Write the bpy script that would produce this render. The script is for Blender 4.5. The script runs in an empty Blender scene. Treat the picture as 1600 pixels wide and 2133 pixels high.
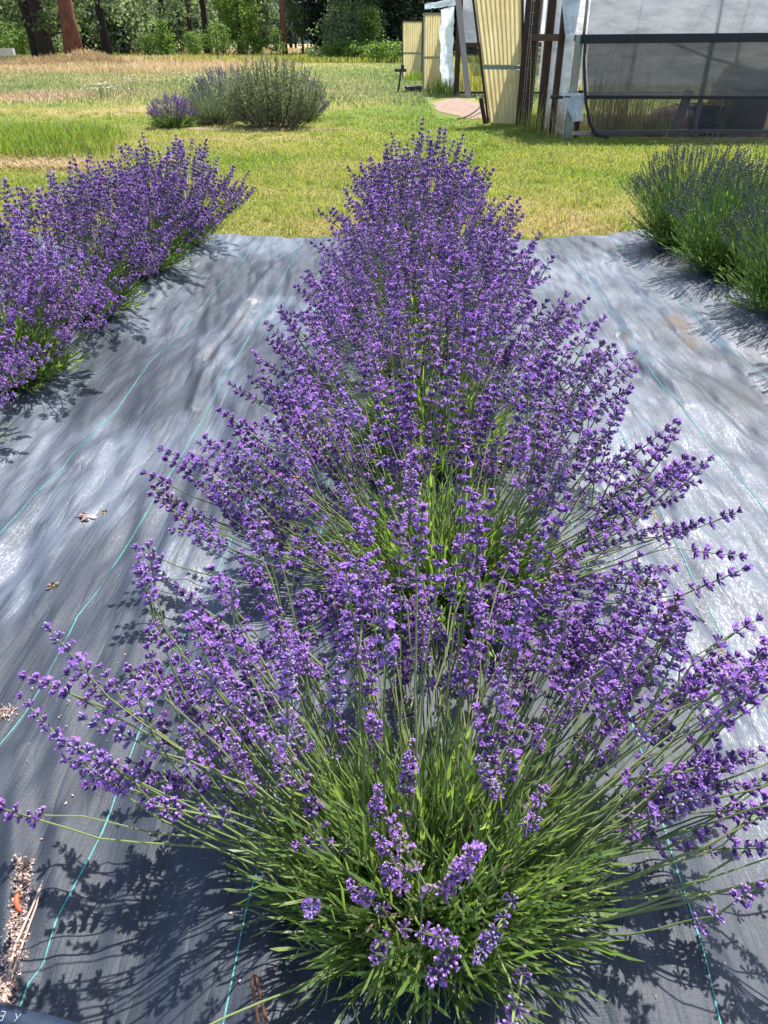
import bpy, math
import numpy as np
from mathutils import Vector, Matrix, Quaternion

rng = np.random.default_rng(11)
COL = bpy.context.scene.collection
R = math.radians
U = rng.uniform

# ------------------------------------------------------------------ camera model (rows run along +Y)
F = 1540.0; H = 1.25; PITCH = R(32.6); YAW = R(1.57)
f0 = np.array([-math.sin(YAW)*math.cos(PITCH), math.cos(YAW)*math.cos(PITCH), -math.sin(PITCH)])
r0 = np.array([math.cos(YAW), math.sin(YAW), 0.0]); u0 = np.cross(r0, f0)
def ray(x, y): return f0 + r0*(x-800)/F + u0*(1066.5-y)/F
def G(x, y, z=0.0):
    d = ray(x, y); return np.array([0, 0, H]) + d*((z-H)/d[2])
def P(x, y, Y):
    d = ray(x, y); return np.array([0, 0, H]) + d*(Y/d[1])
CAMP = np.array([0, 0, H])

# ------------------------------------------------------------------ noise
_T = np.random.default_rng(3).random((256, 256))
def vn(x, y, s=0):
    x = np.asarray(x, float)+s*17.3; y = np.asarray(y, float)+s*31.7
    xi = np.floor(x).astype(int); yi = np.floor(y).astype(int)
    fx = x-xi; fy = y-yi; fx = fx*fx*(3-2*fx); fy = fy*fy*(3-2*fy)
    g = lambda a, b: _T[a % 256, b % 256]
    return (g(xi, yi)*(1-fx)+g(xi+1, yi)*fx)*(1-fy)+(g(xi, yi+1)*(1-fx)+g(xi+1, yi+1)*fx)*fy
def fbm(x, y, o=4, s=0):
    t = 0; a = 0.5
    for i in range(o):
        t = t+a*vn(x*2**i, y*2**i, s+i); a *= 0.5
    return t
def sm(a, b, x):
    t = np.clip((x-a)/(b-a), 0, 1); return t*t*(3-2*t)

# ------------------------------------------------------------------ mesh accumulator
class Geo:
    def __init__(s): s.V = []; s.Q = []; s.T = []; s.mq = []; s.mt = []; s.a = []; s.n = 0
    def add(s, V, Q=None, T=None, m=0, a=0.5, mt=None):
        V = np.asarray(V, float).reshape(-1, 3)
        if Q is not None and len(Q):
            Q = np.asarray(Q, int).reshape(-1, 4); s.Q.append(Q+s.n); s.mq.append(np.broadcast_to(m, (len(Q),)))
        if T is not None and len(T):
            T = np.asarray(T, int).reshape(-1, 3); s.T.append(T+s.n)
            s.mt.append(np.broadcast_to(m if mt is None else mt, (len(T),)))
        s.V.append(V); s.a.append(np.broadcast_to(a, (len(V),))); s.n += len(V); return s
    def arrays(s):
        z = lambda L, k: np.concatenate(L) if L else np.zeros((0, k), int)
        return dict(V=np.concatenate(s.V), Q=z(s.Q, 4), T=z(s.T, 3),
                    mq=np.concatenate(s.mq) if s.mq else np.zeros(0, int), mt=np.concatenate(s.mt) if s.mt else np.zeros(0, int),
                    a=np.concatenate(s.a))
    def many(s, t, M, pos, scale=1.0, a=None, mix=.35):
        """copies of template t: rotation matrices M[N,3,3], positions, scale[N] or [N,3]"""
        N = len(pos); V = t['V']; k = len(V)
        sc = np.asarray(scale, float)
        if sc.ndim == 0: W = np.broadcast_to(V*sc, (N, k, 3))
        elif sc.ndim == 1: W = V[None]*sc[:, None, None]
        else: W = V[None]*sc[:, None, :]
        W = np.einsum('nij,nkj->nki', M, W)+np.asarray(pos)[:, None, :]
        off = (np.arange(N)*k)[:, None, None]
        at = np.broadcast_to(t['a'][None], (N, k))
        if a is not None: at = np.clip(mix*at+(1-mix)*np.asarray(a)[:, None], 0, 1)
        s.V.append(W.reshape(-1, 3)); s.a.append(at.reshape(-1))
        if len(t['Q']): s.Q.append((t['Q'][None]+off).reshape(-1, 4)+s.n); s.mq.append(np.tile(t['mq'], N))
        if len(t['T']): s.T.append((t['T'][None]+off).reshape(-1, 3)+s.n); s.mt.append(np.tile(t['mt'], N))
        s.n += N*k; return s
    def box(s, lo, hi, m=0, a=0.5):
        x0, y0, z0 = lo; x1, y1, z1 = hi
        V = [(x0,y0,z0),(x1,y0,z0),(x1,y1,z0),(x0,y1,z0),(x0,y0,z1),(x1,y0,z1),(x1,y1,z1),(x0,y1,z1)]
        return s.add(V, [(0,3,2,1),(4,5,6,7),(0,1,5,4),(1,2,6,5),(2,3,7,6),(3,0,4,7)], m=m, a=a)
    def bar(s, p, q, w, d, m=0, a=0.5, side=(0, 1, 0)):
        """rectangular bar from p to q, w wide across, d deep along 'side'"""
        p = np.array(p, float); q = np.array(q, float); z = (q-p)/np.linalg.norm(q-p)
        y = np.array(side, float); y = y-z*(y@z); y /= np.linalg.norm(y); x = np.cross(y, z)
        c = [(-1,-1),(1,-1),(1,1),(-1,1)]
        V = [p+x*i*w/2+y*j*d/2 for i, j in c]+[q+x*i*w/2+y*j*d/2 for i, j in c]
        return s.add(V, [(0,3,2,1),(4,5,6,7),(0,1,5,4),(1,2,6,5),(2,3,7,6),(3,0,4,7)], m=m, a=a)
    def tubes(s, Pt, rad, k=5, m=0, a=0.5, cap=True):
        """Pt[N,m,3] polylines, rad[N,m]"""
        Pt = np.asarray(Pt, float); N, L, _ = Pt.shape; rad = np.broadcast_to(rad, (N, L))
        tg = np.gradient(Pt, axis=1); tg /= np.linalg.norm(tg, axis=2, keepdims=True)+1e-12
        ref = np.where(np.abs(tg[:, :1, 2:3]) > 0.9, np.array([1., 0, 0]), np.array([0., 0, 1]))
        x = np.cross(np.broadcast_to(ref, tg.shape), tg); x /= np.linalg.norm(x, axis=2, keepdims=True)+1e-12
        y = np.cross(tg, x); th = np.arange(k)*2*math.pi/k
        V = Pt[:, :, None]+rad[:, :, None, None]*(np.cos(th)[None, None, :, None]*x[:, :, None]+np.sin(th)[None, None, :, None]*y[:, :, None])
        i, j = np.meshgrid(np.arange(L-1), np.arange(k), indexing='ij'); j2 = (j+1) % k
        q = np.stack([i*k+j, i*k+j2, (i+1)*k+j2, (i+1)*k+j], -1).reshape(-1, 4)
        Q = (q[None]+(np.arange(N)*L*k)[:, None, None]).reshape(-1, 4)
        T = None
        if cap:
            t = np.array([((L-1)*k, (L-1)*k+b, (L-1)*k+b+1) for b in range(1, k-1)])
            t0 = np.array([(0, b+1, b) for b in range(1, k-1)])
            t = np.concatenate([t, t0]); T = (t[None]+(np.arange(N)*L*k)[:, None, None]).reshape(-1, 3)
        a = np.asarray(a, float)
        if a.ndim == 1: a = np.repeat(a, L*k)
        elif a.ndim == 2: a = np.repeat(a.reshape(-1), k)
        return s.add(V, Q, T, m=m, a=a)
    def sheet(s, grid, m=0, a=0.5):
        g = np.asarray(grid, float); r, c, _ = g.shape
        i, j = np.meshgrid(np.arange(r-1), np.arange(c-1), indexing='ij')
        return s.add(g, np.stack([i*c+j, i*c+j+1, (i+1)*c+j+1, (i+1)*c+j], -1).reshape(-1, 4), m=m, a=np.asarray(a).reshape(-1) if np.ndim(a) else a)
    def build(s, name, mats, parent=None, smooth=False, origin=None):
        d = s.arrays(); return mesh_obj(name, d, mats, parent, smooth, origin)

def mesh_data(name, d, mats, smooth=False):
    V, Q, T = d['V'], d['Q'], d['T']
    me = bpy.data.meshes.new(name); nq, nt = len(Q), len(T)
    me.vertices.add(len(V)); me.vertices.foreach_set('co', np.ascontiguousarray(V, np.float32).ravel())
    me.loops.add(nq*4+nt*3)
    me.loops.foreach_set('vertex_index', np.concatenate([Q.ravel(), T.ravel()]).astype(np.int32))
    me.polygons.add(nq+nt)
    me.polygons.foreach_set('loop_start', np.concatenate([np.arange(nq)*4, nq*4+np.arange(nt)*3]).astype(np.int32))
    me.polygons.foreach_set('material_index', np.concatenate([d['mq'], d['mt']]).astype(np.int32))
    me.polygons.foreach_set('use_smooth', np.full(nq+nt, smooth))
    at = me.attributes.new('v', 'FLOAT', 'POINT'); at.data.foreach_set('value', np.ascontiguousarray(d['a'], np.float32))
    for m in (mats if isinstance(mats, (list, tuple)) else [mats]): me.materials.append(m)
    me.update(calc_edges=True); me.validate(); return me
def link(name, me, parent=None):
    o = bpy.data.objects.new(name, me); COL.objects.link(o)
    if parent is not None: o.parent = parent
    return o
def mesh_obj(name, d, mats, parent=None, smooth=False, origin=None):
    if origin is not None: d = dict(d, V=d['V']-np.asarray(origin))
    o = link(name, mesh_data(name, d, mats, smooth), parent)
    if origin is not None and parent is None: o.location = origin
    return o
def tag(o, label=None, cat=None, group=None, kind=None):
    if label: o['label'] = label
    if cat: o['category'] = cat
    if group: o['group'] = group
    if kind: o['kind'] = kind
    return o
def thing(name, loc, label, cat, group=None):
    o = bpy.data.objects.new(name, None); COL.objects.link(o); o.location = loc; o.empty_display_size = 0.1
    return tag(o, label, cat, group)
def frames(d, roll=None):
    d = np.asarray(d, float); d = d/np.linalg.norm(d, axis=1, keepdims=True)
    ref = np.where(np.abs(d[:, 2:3]) > 0.95, np.array([1., 0, 0]), np.array([0., 0, 1]))
    x = np.cross(ref, d); x /= np.linalg.norm(x, axis=1, keepdims=True); y = np.cross(d, x)
    if roll is not None:
        c, s_ = np.cos(roll)[:, None], np.sin(roll)[:, None]; x, y = c*x+s_*y, c*y-s_*x
    return np.stack([x, y, d], -1)
def rnd_dirs(n):
    v = rng.normal(size=(n, 3)); return v/np.linalg.norm(v, axis=1, keepdims=True)

# ------------------------------------------------------------------ materials
def new_mat(name):
    m = bpy.data.materials.new(name); m.use_nodes = True; nt = m.node_tree; nt.nodes.clear()
    out = nt.nodes.new('ShaderNodeOutputMaterial'); return m, nt, out
def ramp(nt, src, stops):
    r = nt.nodes.new('ShaderNodeValToRGB'); e = r.color_ramp.elements
    while len(e) < len(stops): e.new(0.5)
    for k, (p, c) in zip(e, stops): k.position = p; k.color = (*c, 1)
    nt.links.new(src, r.inputs[0]); return r.outputs[0]
def attr(nt, name='v'):
    n = nt.nodes.new('ShaderNodeAttribute'); n.attribute_name = name; return n.outputs['Fac']
def noise(nt, scale, detail=3, rough=0.55, vscale=None, coord='Object'):
    tc = nt.nodes.new('ShaderNodeTexCoord'); src = tc.outputs[coord]
    if vscale is not None:
        mp = nt.nodes.new('ShaderNodeMapping'); mp.inputs['Scale'].default_value = vscale; nt.links.new(src, mp.inputs[0]); src = mp.outputs[0]
    n = nt.nodes.new('ShaderNodeTexNoise'); n.inputs['Scale'].default_value = scale; n.inputs['Detail'].default_value = detail
    n.inputs['Roughness'].default_value = rough; nt.links.new(src, n.inputs['Vector']); return n.outputs['Fac']
def math_(nt, op, a, b=None, c=None):
    n = nt.nodes.new('ShaderNodeMath'); n.operation = op
    for i, v in enumerate((a, b, c)):
        if v is None: continue
        if isinstance(v, (int, float)): n.inputs[i].default_value = v
        else: nt.links.new(v, n.inputs[i])
    return n.outputs[0]
def bump(nt, h, strength=0.3, dist=0.01, normal=None):
    b = nt.nodes.new('ShaderNodeBump'); b.inputs['Strength'].default_value = strength; b.inputs['Distance'].default_value = dist
    nt.links.new(h, b.inputs['Height'])
    if normal is not None: nt.links.new(normal, b.inputs['Normal'])
    return b.outputs[0]
def principled(nt, color, rough=0.6, spec=0.4, metal=0.0, normal=None, sheen=0.0, sheen_tint=None, sheen_rough=0.4):
    p = nt.nodes.new('ShaderNodeBsdfPrincipled')
    for k, v in (('Base Color', color), ('Roughness', rough), ('Specular IOR Level', spec), ('Metallic', metal)):
        if isinstance(v, (int, float)): p.inputs[k].default_value = v
        elif isinstance(v, tuple): p.inputs[k].default_value = (*v, 1)
        else: nt.links.new(v, p.inputs[k])
    if normal is not None: nt.links.new(normal, p.inputs['Normal'])
    if sheen:
        p.inputs['Sheen Weight'].default_value = sheen; p.inputs['Sheen Roughness'].default_value = sheen_rough
        if sheen_tint: p.inputs['Sheen Tint'].default_value = (*sheen_tint, 1)
    return p.outputs[0]
def mixs(nt, f, a, b):
    n = nt.nodes.new('ShaderNodeMixShader')
    if isinstance(f, (int, float)): n.inputs[0].default_value = f
    else: nt.links.new(f, n.inputs[0])
    nt.links.new(a, n.inputs[1]); nt.links.new(b, n.inputs[2]); return n.outputs[0]
def leafy(name, stops, tstops, tw=0.4, rough=0.5, spec=0.35, sheen=0.0, tint=None):
    m, nt, out = new_mat(name); v = attr(nt)
    p = principled(nt, ramp(nt, v, stops), rough, spec, sheen=sheen, sheen_tint=tint)
    t = nt.nodes.new('ShaderNodeBsdfTranslucent'); nt.links.new(ramp(nt, v, tstops), t.inputs[0])
    nt.links.new(mixs(nt, tw, p, t.outputs[0]), out.inputs[0]); return m
def plain(name, c1, c2=None, rough=0.6, spec=0.4, metal=0.0, scale=20, bstr=0.25, bdist=0.004, vscale=None):
    m, nt, out = new_mat(name)
    n = noise(nt, scale, 5, 0.6, vscale); c2 = c2 or tuple(x*0.6 for x in c1)
    col = ramp(nt, n, [(0.3, c2), (0.7, c1)])
    nt.links.new(principled(nt, col, rough, spec, metal, bump(nt, n, bstr, bdist)), out.inputs[0]); return m

M = {}
M['stem'] = leafy('stem_green', [(0, (.085,.13,.038)), (.5, (.155,.205,.065)), (1, (.25,.28,.11))], [(0, (.12,.17,.04)), (1, (.22,.26,.08))], 0.15, 0.5, 0.4, 0.25, (.9,1,.7))
M['stem_bright'] = leafy('stem_bright_green', [(0, (.10,.17,.04)), (.5, (.17,.26,.07)), (1, (.25,.33,.11))], [(0, (.18,.34,.04)), (1, (.32,.48,.11))], 0.42, 0.5, 0.4)
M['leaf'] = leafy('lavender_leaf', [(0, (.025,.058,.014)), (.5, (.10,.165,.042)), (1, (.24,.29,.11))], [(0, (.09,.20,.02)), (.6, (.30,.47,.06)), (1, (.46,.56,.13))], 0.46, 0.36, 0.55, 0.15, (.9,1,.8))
M['leaf_bright'] = leafy('bright_lavender_leaf', [(0, (.05,.10,.02)), (.5, (.11,.19,.04)), (1, (.18,.25,.08))], [(0, (.12,.26,.03)), (1, (.32,.48,.10))], 0.48, 0.45, 0.4)
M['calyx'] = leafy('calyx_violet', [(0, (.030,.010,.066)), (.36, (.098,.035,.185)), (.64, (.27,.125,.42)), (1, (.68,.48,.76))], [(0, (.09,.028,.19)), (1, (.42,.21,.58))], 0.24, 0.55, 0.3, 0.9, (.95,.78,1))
M['calyx_pale'] = leafy('calyx_pale_violet', [(0, (.075,.045,.15)), (.4, (.16,.105,.28)), (.7, (.31,.22,.46)), (1, (.62,.52,.72))], [(0, (.16,.09,.30)), (1, (.40,.26,.55))], 0.25, 0.55, 0.3, 0.9, (.95,.82,1))
M['calyx_faded'] = leafy('calyx_faded_brown', [(0, (.05,.03,.05)), (.4, (.13,.085,.12)), (1, (.46,.38,.40))], [(0, (.12,.07,.12)), (1, (.35,.25,.32))], 0.2, 0.7, 0.2, 0.6, (.95,.85,.9))
M['corolla'] = leafy('corolla_violet', [(0, (.26,.095,.52)), (1, (.56,.29,.78))], [(0, (.38,.13,.68)), (1, (.68,.34,.88))], 0.5, 0.6, 0.2)
M['bud'] = leafy('bud_grey_violet', [(0, (.05,.068,.045)), (.5, (.10,.12,.09)), (1, (.19,.19,.18))], [(0, (.07,.09,.06)), (1, (.15,.16,.16))], 0.2, 0.6, 0.25, 0.4, (.85,.85,1))
M['greyleaf'] = leafy('grey_green_leaf', [(0, (.07,.09,.045)), (.5, (.17,.19,.095)), (1, (.32,.33,.20))], [(0, (.12,.17,.05)), (1, (.32,.37,.16))], 0.42, 0.6, 0.25, 0.2)
M['haze_bloom'] = leafy('faded_bloom', [(0, (.13,.10,.20)), (.5, (.22,.18,.31)), (1, (.36,.32,.44))], [(0, (.18,.13,.28)), (1, (.4,.34,.5))], 0.3, 0.6, 0.2)
M['twig'] = plain('grey_twig', (.16,.13,.10), (.08,.06,.045), 0.85)
M['grass'] = leafy('grass_blade', [(0, (.075,.135,.018)), (.35, (.18,.20,.042)), (.65, (.27,.235,.08)), (1, (.38,.285,.155))], [(0, (.19,.33,.025)), (.35, (.40,.43,.06)), (.65, (.49,.44,.12)), (1, (.52,.40,.21))], 0.45, 0.5, 0.3)
M['meadow'] = leafy('meadow_blade', [(0, (.12,.165,.06)), (.4, (.20,.22,.10)), (.7, (.27,.25,.12)), (1, (.36,.26,.17))], [(0, (.2,.28,.09)), (.4, (.33,.36,.16)), (1, (.46,.34,.22))], 0.4, 0.6, 0.2)
M['dry'] = leafy('dry_grass', [(0, (.34,.24,.125)), (.5, (.54,.41,.23)), (1, (.68,.56,.35))], [(0, (.30,.20,.08)), (1, (.50,.36,.18))], 0.35, 0.7, 0.2)
M['flower_white'] = leafy('white_petal', [(0, (.6,.58,.5)), (1, (.8,.8,.75))], [(0, (.7,.68,.6)), (1, (.8,.8,.75))], 0.4)
def foliage_mat(name, dark, mid, lit, tw=0.35):
    f = lambda c, k: tuple(min(1, x*k) for x in c)
    return leafy(name, [(0, dark), (.5, mid), (1, lit)], [(0, f(dark, 2)), (1, (lit[0]*1.9, lit[1]*2.0, lit[2]*1.2))], tw, 0.55, 0.3)
M['f_pine'] = foliage_mat('pine_needles', (.022,.045,.018), (.055,.09,.034), (.12,.155,.06), .42)
M['f_dark'] = foliage_mat('dark_conifer_needles', (.006,.016,.010), (.011,.026,.016), (.022,.042,.022), 0.2)
M['f_oak'] = foliage_mat('broad_leaves', (.035,.075,.014), (.09,.155,.028), (.17,.24,.05), 0.48)
M['f_bright'] = foliage_mat('young_leaves', (.04,.085,.015), (.08,.15,.03), (.14,.21,.05), 0.45)
M['f_grey'] = foliage_mat('grey_green_needles', (.045,.075,.038), (.11,.15,.08), (.22,.26,.14), 0.48)
M['f_far'] = foliage_mat('far_forest_leaves', (.018,.038,.022), (.045,.072,.04), (.095,.13,.07), 0.4)
M['bark_red'] = plain('red_pine_bark', (.21,.072,.040), (.055,.026,.020), 0.9, scale=3, bstr=0.9, bdist=0.06, vscale=(3, 3, .6))
M['bark_dark'] = plain('dark_bark', (.050,.034,.028), (.016,.012,.011), 0.9, scale=4, bstr=0.8, bdist=0.05, vscale=(3, 3, .6))
M['pole'] = plain('pole_wood', (.20,.085,.042), (.11,.045,.025), 0.85, scale=6, vscale=(4, 4, .4))
M['wood_brown'] = plain('brown_stained_wood', (.085,.040,.026), (.035,.018,.013), 0.8, scale=9, vscale=(5, 5, .5))
M['wood_grey'] = plain('weathered_wood', (.38,.32,.29), (.22,.18,.16), 0.85, scale=9, vscale=(6, 6, .5))
M['steel'] = plain('galvanised_steel', (.30,.31,.30), (.17,.18,.18), 0.45, 0.5, 0.6, scale=12)
M['rust'] = plain('rusty_steel', (.20,.085,.05), (.07,.035,.028), 0.7, 0.4, 0.3, scale=120, bstr=.5, bdist=.0008)
M['black_plastic'] = plain('black_plastic', (.018,.018,.02), (.010,.010,.012), 0.45, 0.5)
M['blue_black_plastic'] = plain('dark_blue_plastic', (.018,.030,.055), (.010,.018,.034), 0.35, 0.5, scale=40)
M['grey_plastic'] = plain('grey_plastic', (.20,.21,.23), (.15,.16,.17), 0.5, 0.4)
M['white_print'] = plain('white_print', (.30,.34,.38), (.2,.23,.27), 0.6)
M['tan_sack'] = plain('tan_sacking', (.46,.33,.23), (.28,.19,.13), 0.85, scale=14)
M['soil'] = plain('bare_soil', (.31,.215,.15), (.15,.10,.07), 0.95, scale=9, bstr=0.8, bdist=0.03)
M['road'] = plain('pale_road', (.34,.34,.34), (.26,.26,.26), 0.9, scale=2)
M['concrete'] = plain('pale_concrete', (.52,.52,.52), (.38,.38,.38), 0.9, scale=3)
M['chaff'] = leafy('dried_petal_chaff', [(0, (.22,.13,.09)), (.4, (.50,.36,.26)), (.75, (.55,.42,.42)), (1, (.40,.27,.42))], [(0, (.3,.2,.1)), (1, (.5,.4,.4))], 0.2, 0.8)
M['brown_leaf'] = plain('brown_dry_leaf', (.30,.20,.10), (.13,.08,.04), 0.8, scale=80)
M['orange_chip'] = plain('orange_bark_chip', (.50,.12,.045), (.32,.065,.03), 0.7, scale=90)
M['bee_fur'] = plain('bee_fur', (.42,.24,.07), (.20,.10,.03), 0.9, scale=600)
M['bee_dark'] = plain('bee_dark', (.035,.022,.014), (.02,.012,.008), 0.5, scale=600)
M['bee_band'] = plain('bee_amber', (.62,.30,.08), (.40,.17,.04), 0.5, scale=600)

def mat_film(name, col, transp, transl, rough=0.3):
    m, nt, out = new_mat(name)
    n = noise(nt, 3.0, 4, 0.6, (1, 1, 2.5))
    n3 = noise(nt, 1.0, 5, .7, (2.2, 2.2, 7)); c = ramp(nt, n3, [(0.34, tuple(x*0.62 for x in col)), (.5, tuple(x*0.9 for x in col)), (0.66, tuple(min(.85, x*1.12) for x in col))])
    d = principled(nt, c, rough, 0.5, normal=bump(nt, n, 0.5, 0.05))
    t = nt.nodes.new('ShaderNodeBsdfTranslucent'); nt.links.new(c, t.inputs[0])
    s = mixs(nt, transl, d, t.outputs[0])
    tr = nt.nodes.new('ShaderNodeBsdfTransparent')
    nt.links.new(mixs(nt, transp, s, tr.outputs[0]), out.inputs[0]); return m
M['film'] = mat_film('greenhouse_film', (.70,.695,.72), 0.10, 0.55)
M['film_side'] = mat_film('rolled_side_film', (.50,.50,.52), 0.30, 0.45)
M['film_white'] = mat_film('white_film', (.72,.78,.86), 0.05, 0.5)
M['net'] = mat_film('dark_shade_net', (.045,.045,.05), 0.40, 0.3, 0.7)
M['net_edge'] = plain('net_hem', (.02,.022,.03), (.012,.013,.018), 0.7, scale=60)
def mat_corr():
    m, nt, out = new_mat('corrugated_fibreglass')
    n = noise(nt, 2.0, 5, 0.65, (2, 2, .5)); n2 = noise(nt, 14, 4, 0.6, (3, 3, .35))
    c = ramp(nt, math_(nt, 'ADD', math_(nt, 'MULTIPLY', n, .6), math_(nt, 'MULTIPLY', n2, .4)), [(0.3, (.36,.27,.11)), (0.55, (.58,.50,.27)), (.75, (.66,.58,.34))])
    p = principled(nt, c, 0.5, 0.4); t = nt.nodes.new('ShaderNodeBsdfTranslucent'); nt.links.new(c, t.inputs[0])
    nt.links.new(mixs(nt, 0.55, p, t.outputs[0]), out.inputs[0]); return m
M['corr'] = mat_corr()

def mat_fabric():
    m, nt, out = new_mat('woven_black_fabric')
    st = attr(nt); sheen_amt = attr(nt, 'painted_sheen')
    tape = noise(nt, 1.0, 3, 0.6, (170, 5, 40))          # long tapes along the rows
    weft = noise(nt, 1.0, 2, 0.5, (26, 420, 40))
    glint = noise(nt, 1.0, 2, 0.6, (300, 60, 40))
    fine = noise(nt, 500, 2, 0.6)
    h = math_(nt, 'ADD', tape, math_(nt, 'ADD', math_(nt, 'MULTIPLY', weft, .6), math_(nt, 'MULTIPLY', fine, .7)))
    cr = noise(nt, 1.0, 2, 0.5, (13, 1.9, 8)); cr2 = noise(nt, 1.0, 2, 0.5, (30, 6, 8))
    rg = math_(nt, 'POWER', math_(nt, 'ABSOLUTE', math_(nt, 'SUBTRACT', cr, .5)), .6); rg2 = math_(nt, 'POWER', math_(nt, 'ABSOLUTE', math_(nt, 'SUBTRACT', cr2, .5)), .6)
    b0 = bump(nt, math_(nt, 'ADD', rg, math_(nt, 'MULTIPLY', rg2, .14)), 0.30, 0.020)
    b = bump(nt, h, 0.50, 0.0022, b0)
    streak = noise(nt, 1.0, 4, .65, (62, 3.2, 40)); wv = noise(nt, 1.0, 1, .5, (60, 400, 40))
    sheen_amt = math_(nt, 'MULTIPLY', sheen_amt, math_(nt, 'MULTIPLY', math_(nt, 'ADD', streak, .05), 1.75))
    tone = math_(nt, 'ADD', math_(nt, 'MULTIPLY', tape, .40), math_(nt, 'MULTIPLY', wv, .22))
    base = ramp(nt, math_(nt, 'ADD', tone, math_(nt, 'MULTIPLY', sheen_amt, .62)), [(0.15, (.013,.015,.019)), (0.45, (.030,.040,.056)), (0.85, (.088,.106,.136))])  # base colour goes paler where the sheen is painted in
    mx = nt.nodes.new('ShaderNodeMix'); mx.data_type = 'RGBA'; nt.links.new(st, mx.inputs[0]); nt.links.new(base, mx.inputs[6]); mx.inputs[7].default_value = (.16,.125,.09, 1)
    g1 = ramp(nt, glint, [(.50, (0,0,0)), (.62, (1,1,1))])
    rr = math_(nt, 'SUBTRACT', .54, math_(nt, 'MULTIPLY', math_(nt, 'MULTIPLY', g1, sheen_amt), .30))
    rr = math_(nt, 'ADD', rr, math_(nt, 'MULTIPLY', st, .4))
    sp = math_(nt, 'ADD', .36, math_(nt, 'MULTIPLY', sheen_amt, math_(nt, 'ADD', .15, math_(nt, 'MULTIPLY', g1, .62)))); sp = math_(nt, 'MULTIPLY', sp, math_(nt, 'SUBTRACT', 1, st))
    nt.links.new(principled(nt, mx.outputs[2], rr, sp, 0.0, b), out.inputs[0]); return m
M['fabric'] = mat_fabric()
M['teal'] = plain('teal_yarn', (.05,.33,.31), (.02,.13,.13), 0.5, scale=160)

def mat_ground():
    m, nt, out = new_mat('lawn_soil'); z = attr(nt)
    a = noise(nt, 3.0, 5, 0.65); b_ = noise(nt, 40, 4, 0.7)
    f = math_(nt, 'ADD', math_(nt, 'MULTIPLY', z, .65), math_(nt, 'ADD', math_(nt, 'MULTIPLY', a, .25), math_(nt, 'MULTIPLY', b_, .25)))
    c = ramp(nt, f, [(.22, (.10,.15,.022)), (.42, (.18,.20,.045)), (.6, (.27,.23,.085)), (.85, (.36,.26,.14))])
    nt.links.new(principled(nt, c, 0.9, 0.15, normal=bump(nt, b_, .8, .03)), out.inputs[0]); return m
M['ground'] = mat_ground()

# ------------------------------------------------------------------ terrain: beds, folds, lawn zones
ROWS = (-1.72, 0.09, 2.12); FEND = 5.82
def pl_dist(x, y, pts):
    d = np.full(np.shape(x), 1e9)
    for a, b in zip(pts[:-1], pts[1:]):
        ab = b-a; t = np.clip(((x-a[0])*ab[0]+(y-a[1])*ab[1])/(ab@ab), 0, 1)
        d = np.minimum(d, np.hypot(x-a[0]-t*ab[0], y-a[1]-t*ab[1]))
    return d
def px(l): return [G(*q)[:2] for q in l]
FOLDS = [  # traced creases: (ground polyline, height, half width)
    (px([(150,985),(124,1011),(94,1056),(49,1112),(22,1187),(-40,1240)]), -.030, .045),
    (px([(210,930),(130,1000),(60,1090),(-10,1150)]), .022, .05),
    (px([(440,960),(375,1095),(337,1195),(300,1262)]), .026, .030),
    (px([(420,940),(345,1060),(300,1180)]), -.018, .035),
    (px([(525,625),(470,700),(425,742)]), -.030, .028),
    (px([(520,640),(455,735),(420,790),(400,850)]), .020, .020),
    (px([(560,560),(500,650),(470,690)]), .022, .035),
    (px([(45,1560),(28,1700),(20,1850),(0,2060)]), .026, .022),
    (px([(85,1700),(70,1850),(40,2010)]), -.016, .022),
    (px([(330,1260),(250,1460),(215,1620)]), .014, .03),
    (px([(215,1440),(160,1560),(110,1680)]), -.014, .03),
    (px([(1290,690),(1312,735),(1335,778)]), -.022, .018),
    (px([(1230,560),(1290,650),(1350,740),(1430,840)]), .016, .03),
    (px([(1325,960),(1352,1020),(1378,1090)]), -.022, .014),
    (px([(1395,960),(1392,1040),(1400,1080)]), -.020, .016),
    (px([(1500,1300),(1545,1380),(1590,1440)]), -.028, .022),
    (px([(1480,1380),(1520,1440),(1560,1500)]), -.018, .018),
    (px([(1280,530),(1330,600),(1370,640),(1420,690)]), .020, .05),
    (px([(1560,800),(1500,720),(1440,650)]), .014, .04),
]
def bed(x, y):
    x = np.asarray(x, float)
    return (.055*np.exp(-((x-ROWS[0])/.45)**2)+.045*np.exp(-((x-ROWS[1])/.40)**2)+.085*np.exp(-((x-ROWS[2])/.62)**2))
def hf(x, y):
    x = np.asarray(x, float); y = np.asarray(y, float)
    h = bed(x, y)
    w = fbm(x*2.2+y*.35, y*.75, 4, 1); h = h-.035+.055*(np.abs(w-.47)*2)
    w2 = fbm(x*9+1.5*vn(x*2, y*1.5, 8), y*2.0, 3, 5); h = h+.012*(1-np.abs(w2-.45)*2.4)-.012
    w3 = fbm(x*6, y*6, 3, 9); h = h+.011*w3
    h = h+.0050*vn(x*26+2*vn(x*3, y*3, 4), y*7, 13)
    w4 = np.abs(fbm(x*6+y*.9+1.0*vn(x*1.5, y*.8, 17), y*.75, 3, 15)-.45); h = h+.009*sm(.0, .2, w4)
    h = h+.0018*np.abs(fbm(x*15-y*3, y*4+x*2, 3, 19)-.45)*2
    for pts, a, s in FOLDS:
        d = pl_dist(x, y, pts); h = h+.7*a*np.exp(-(d/s)**2)*sm(.15, .5, vn(x*5, y*5, 23)+.15)
    return h
def onfab(x, y):
    """ray through photo pixel met with the fabric surface"""
    z = 0.0
    for _ in range(6):
        p = G(x, y, z); z = float(hf(p[0], p[1]))
    return np.array([p[0], p[1], z])

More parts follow.
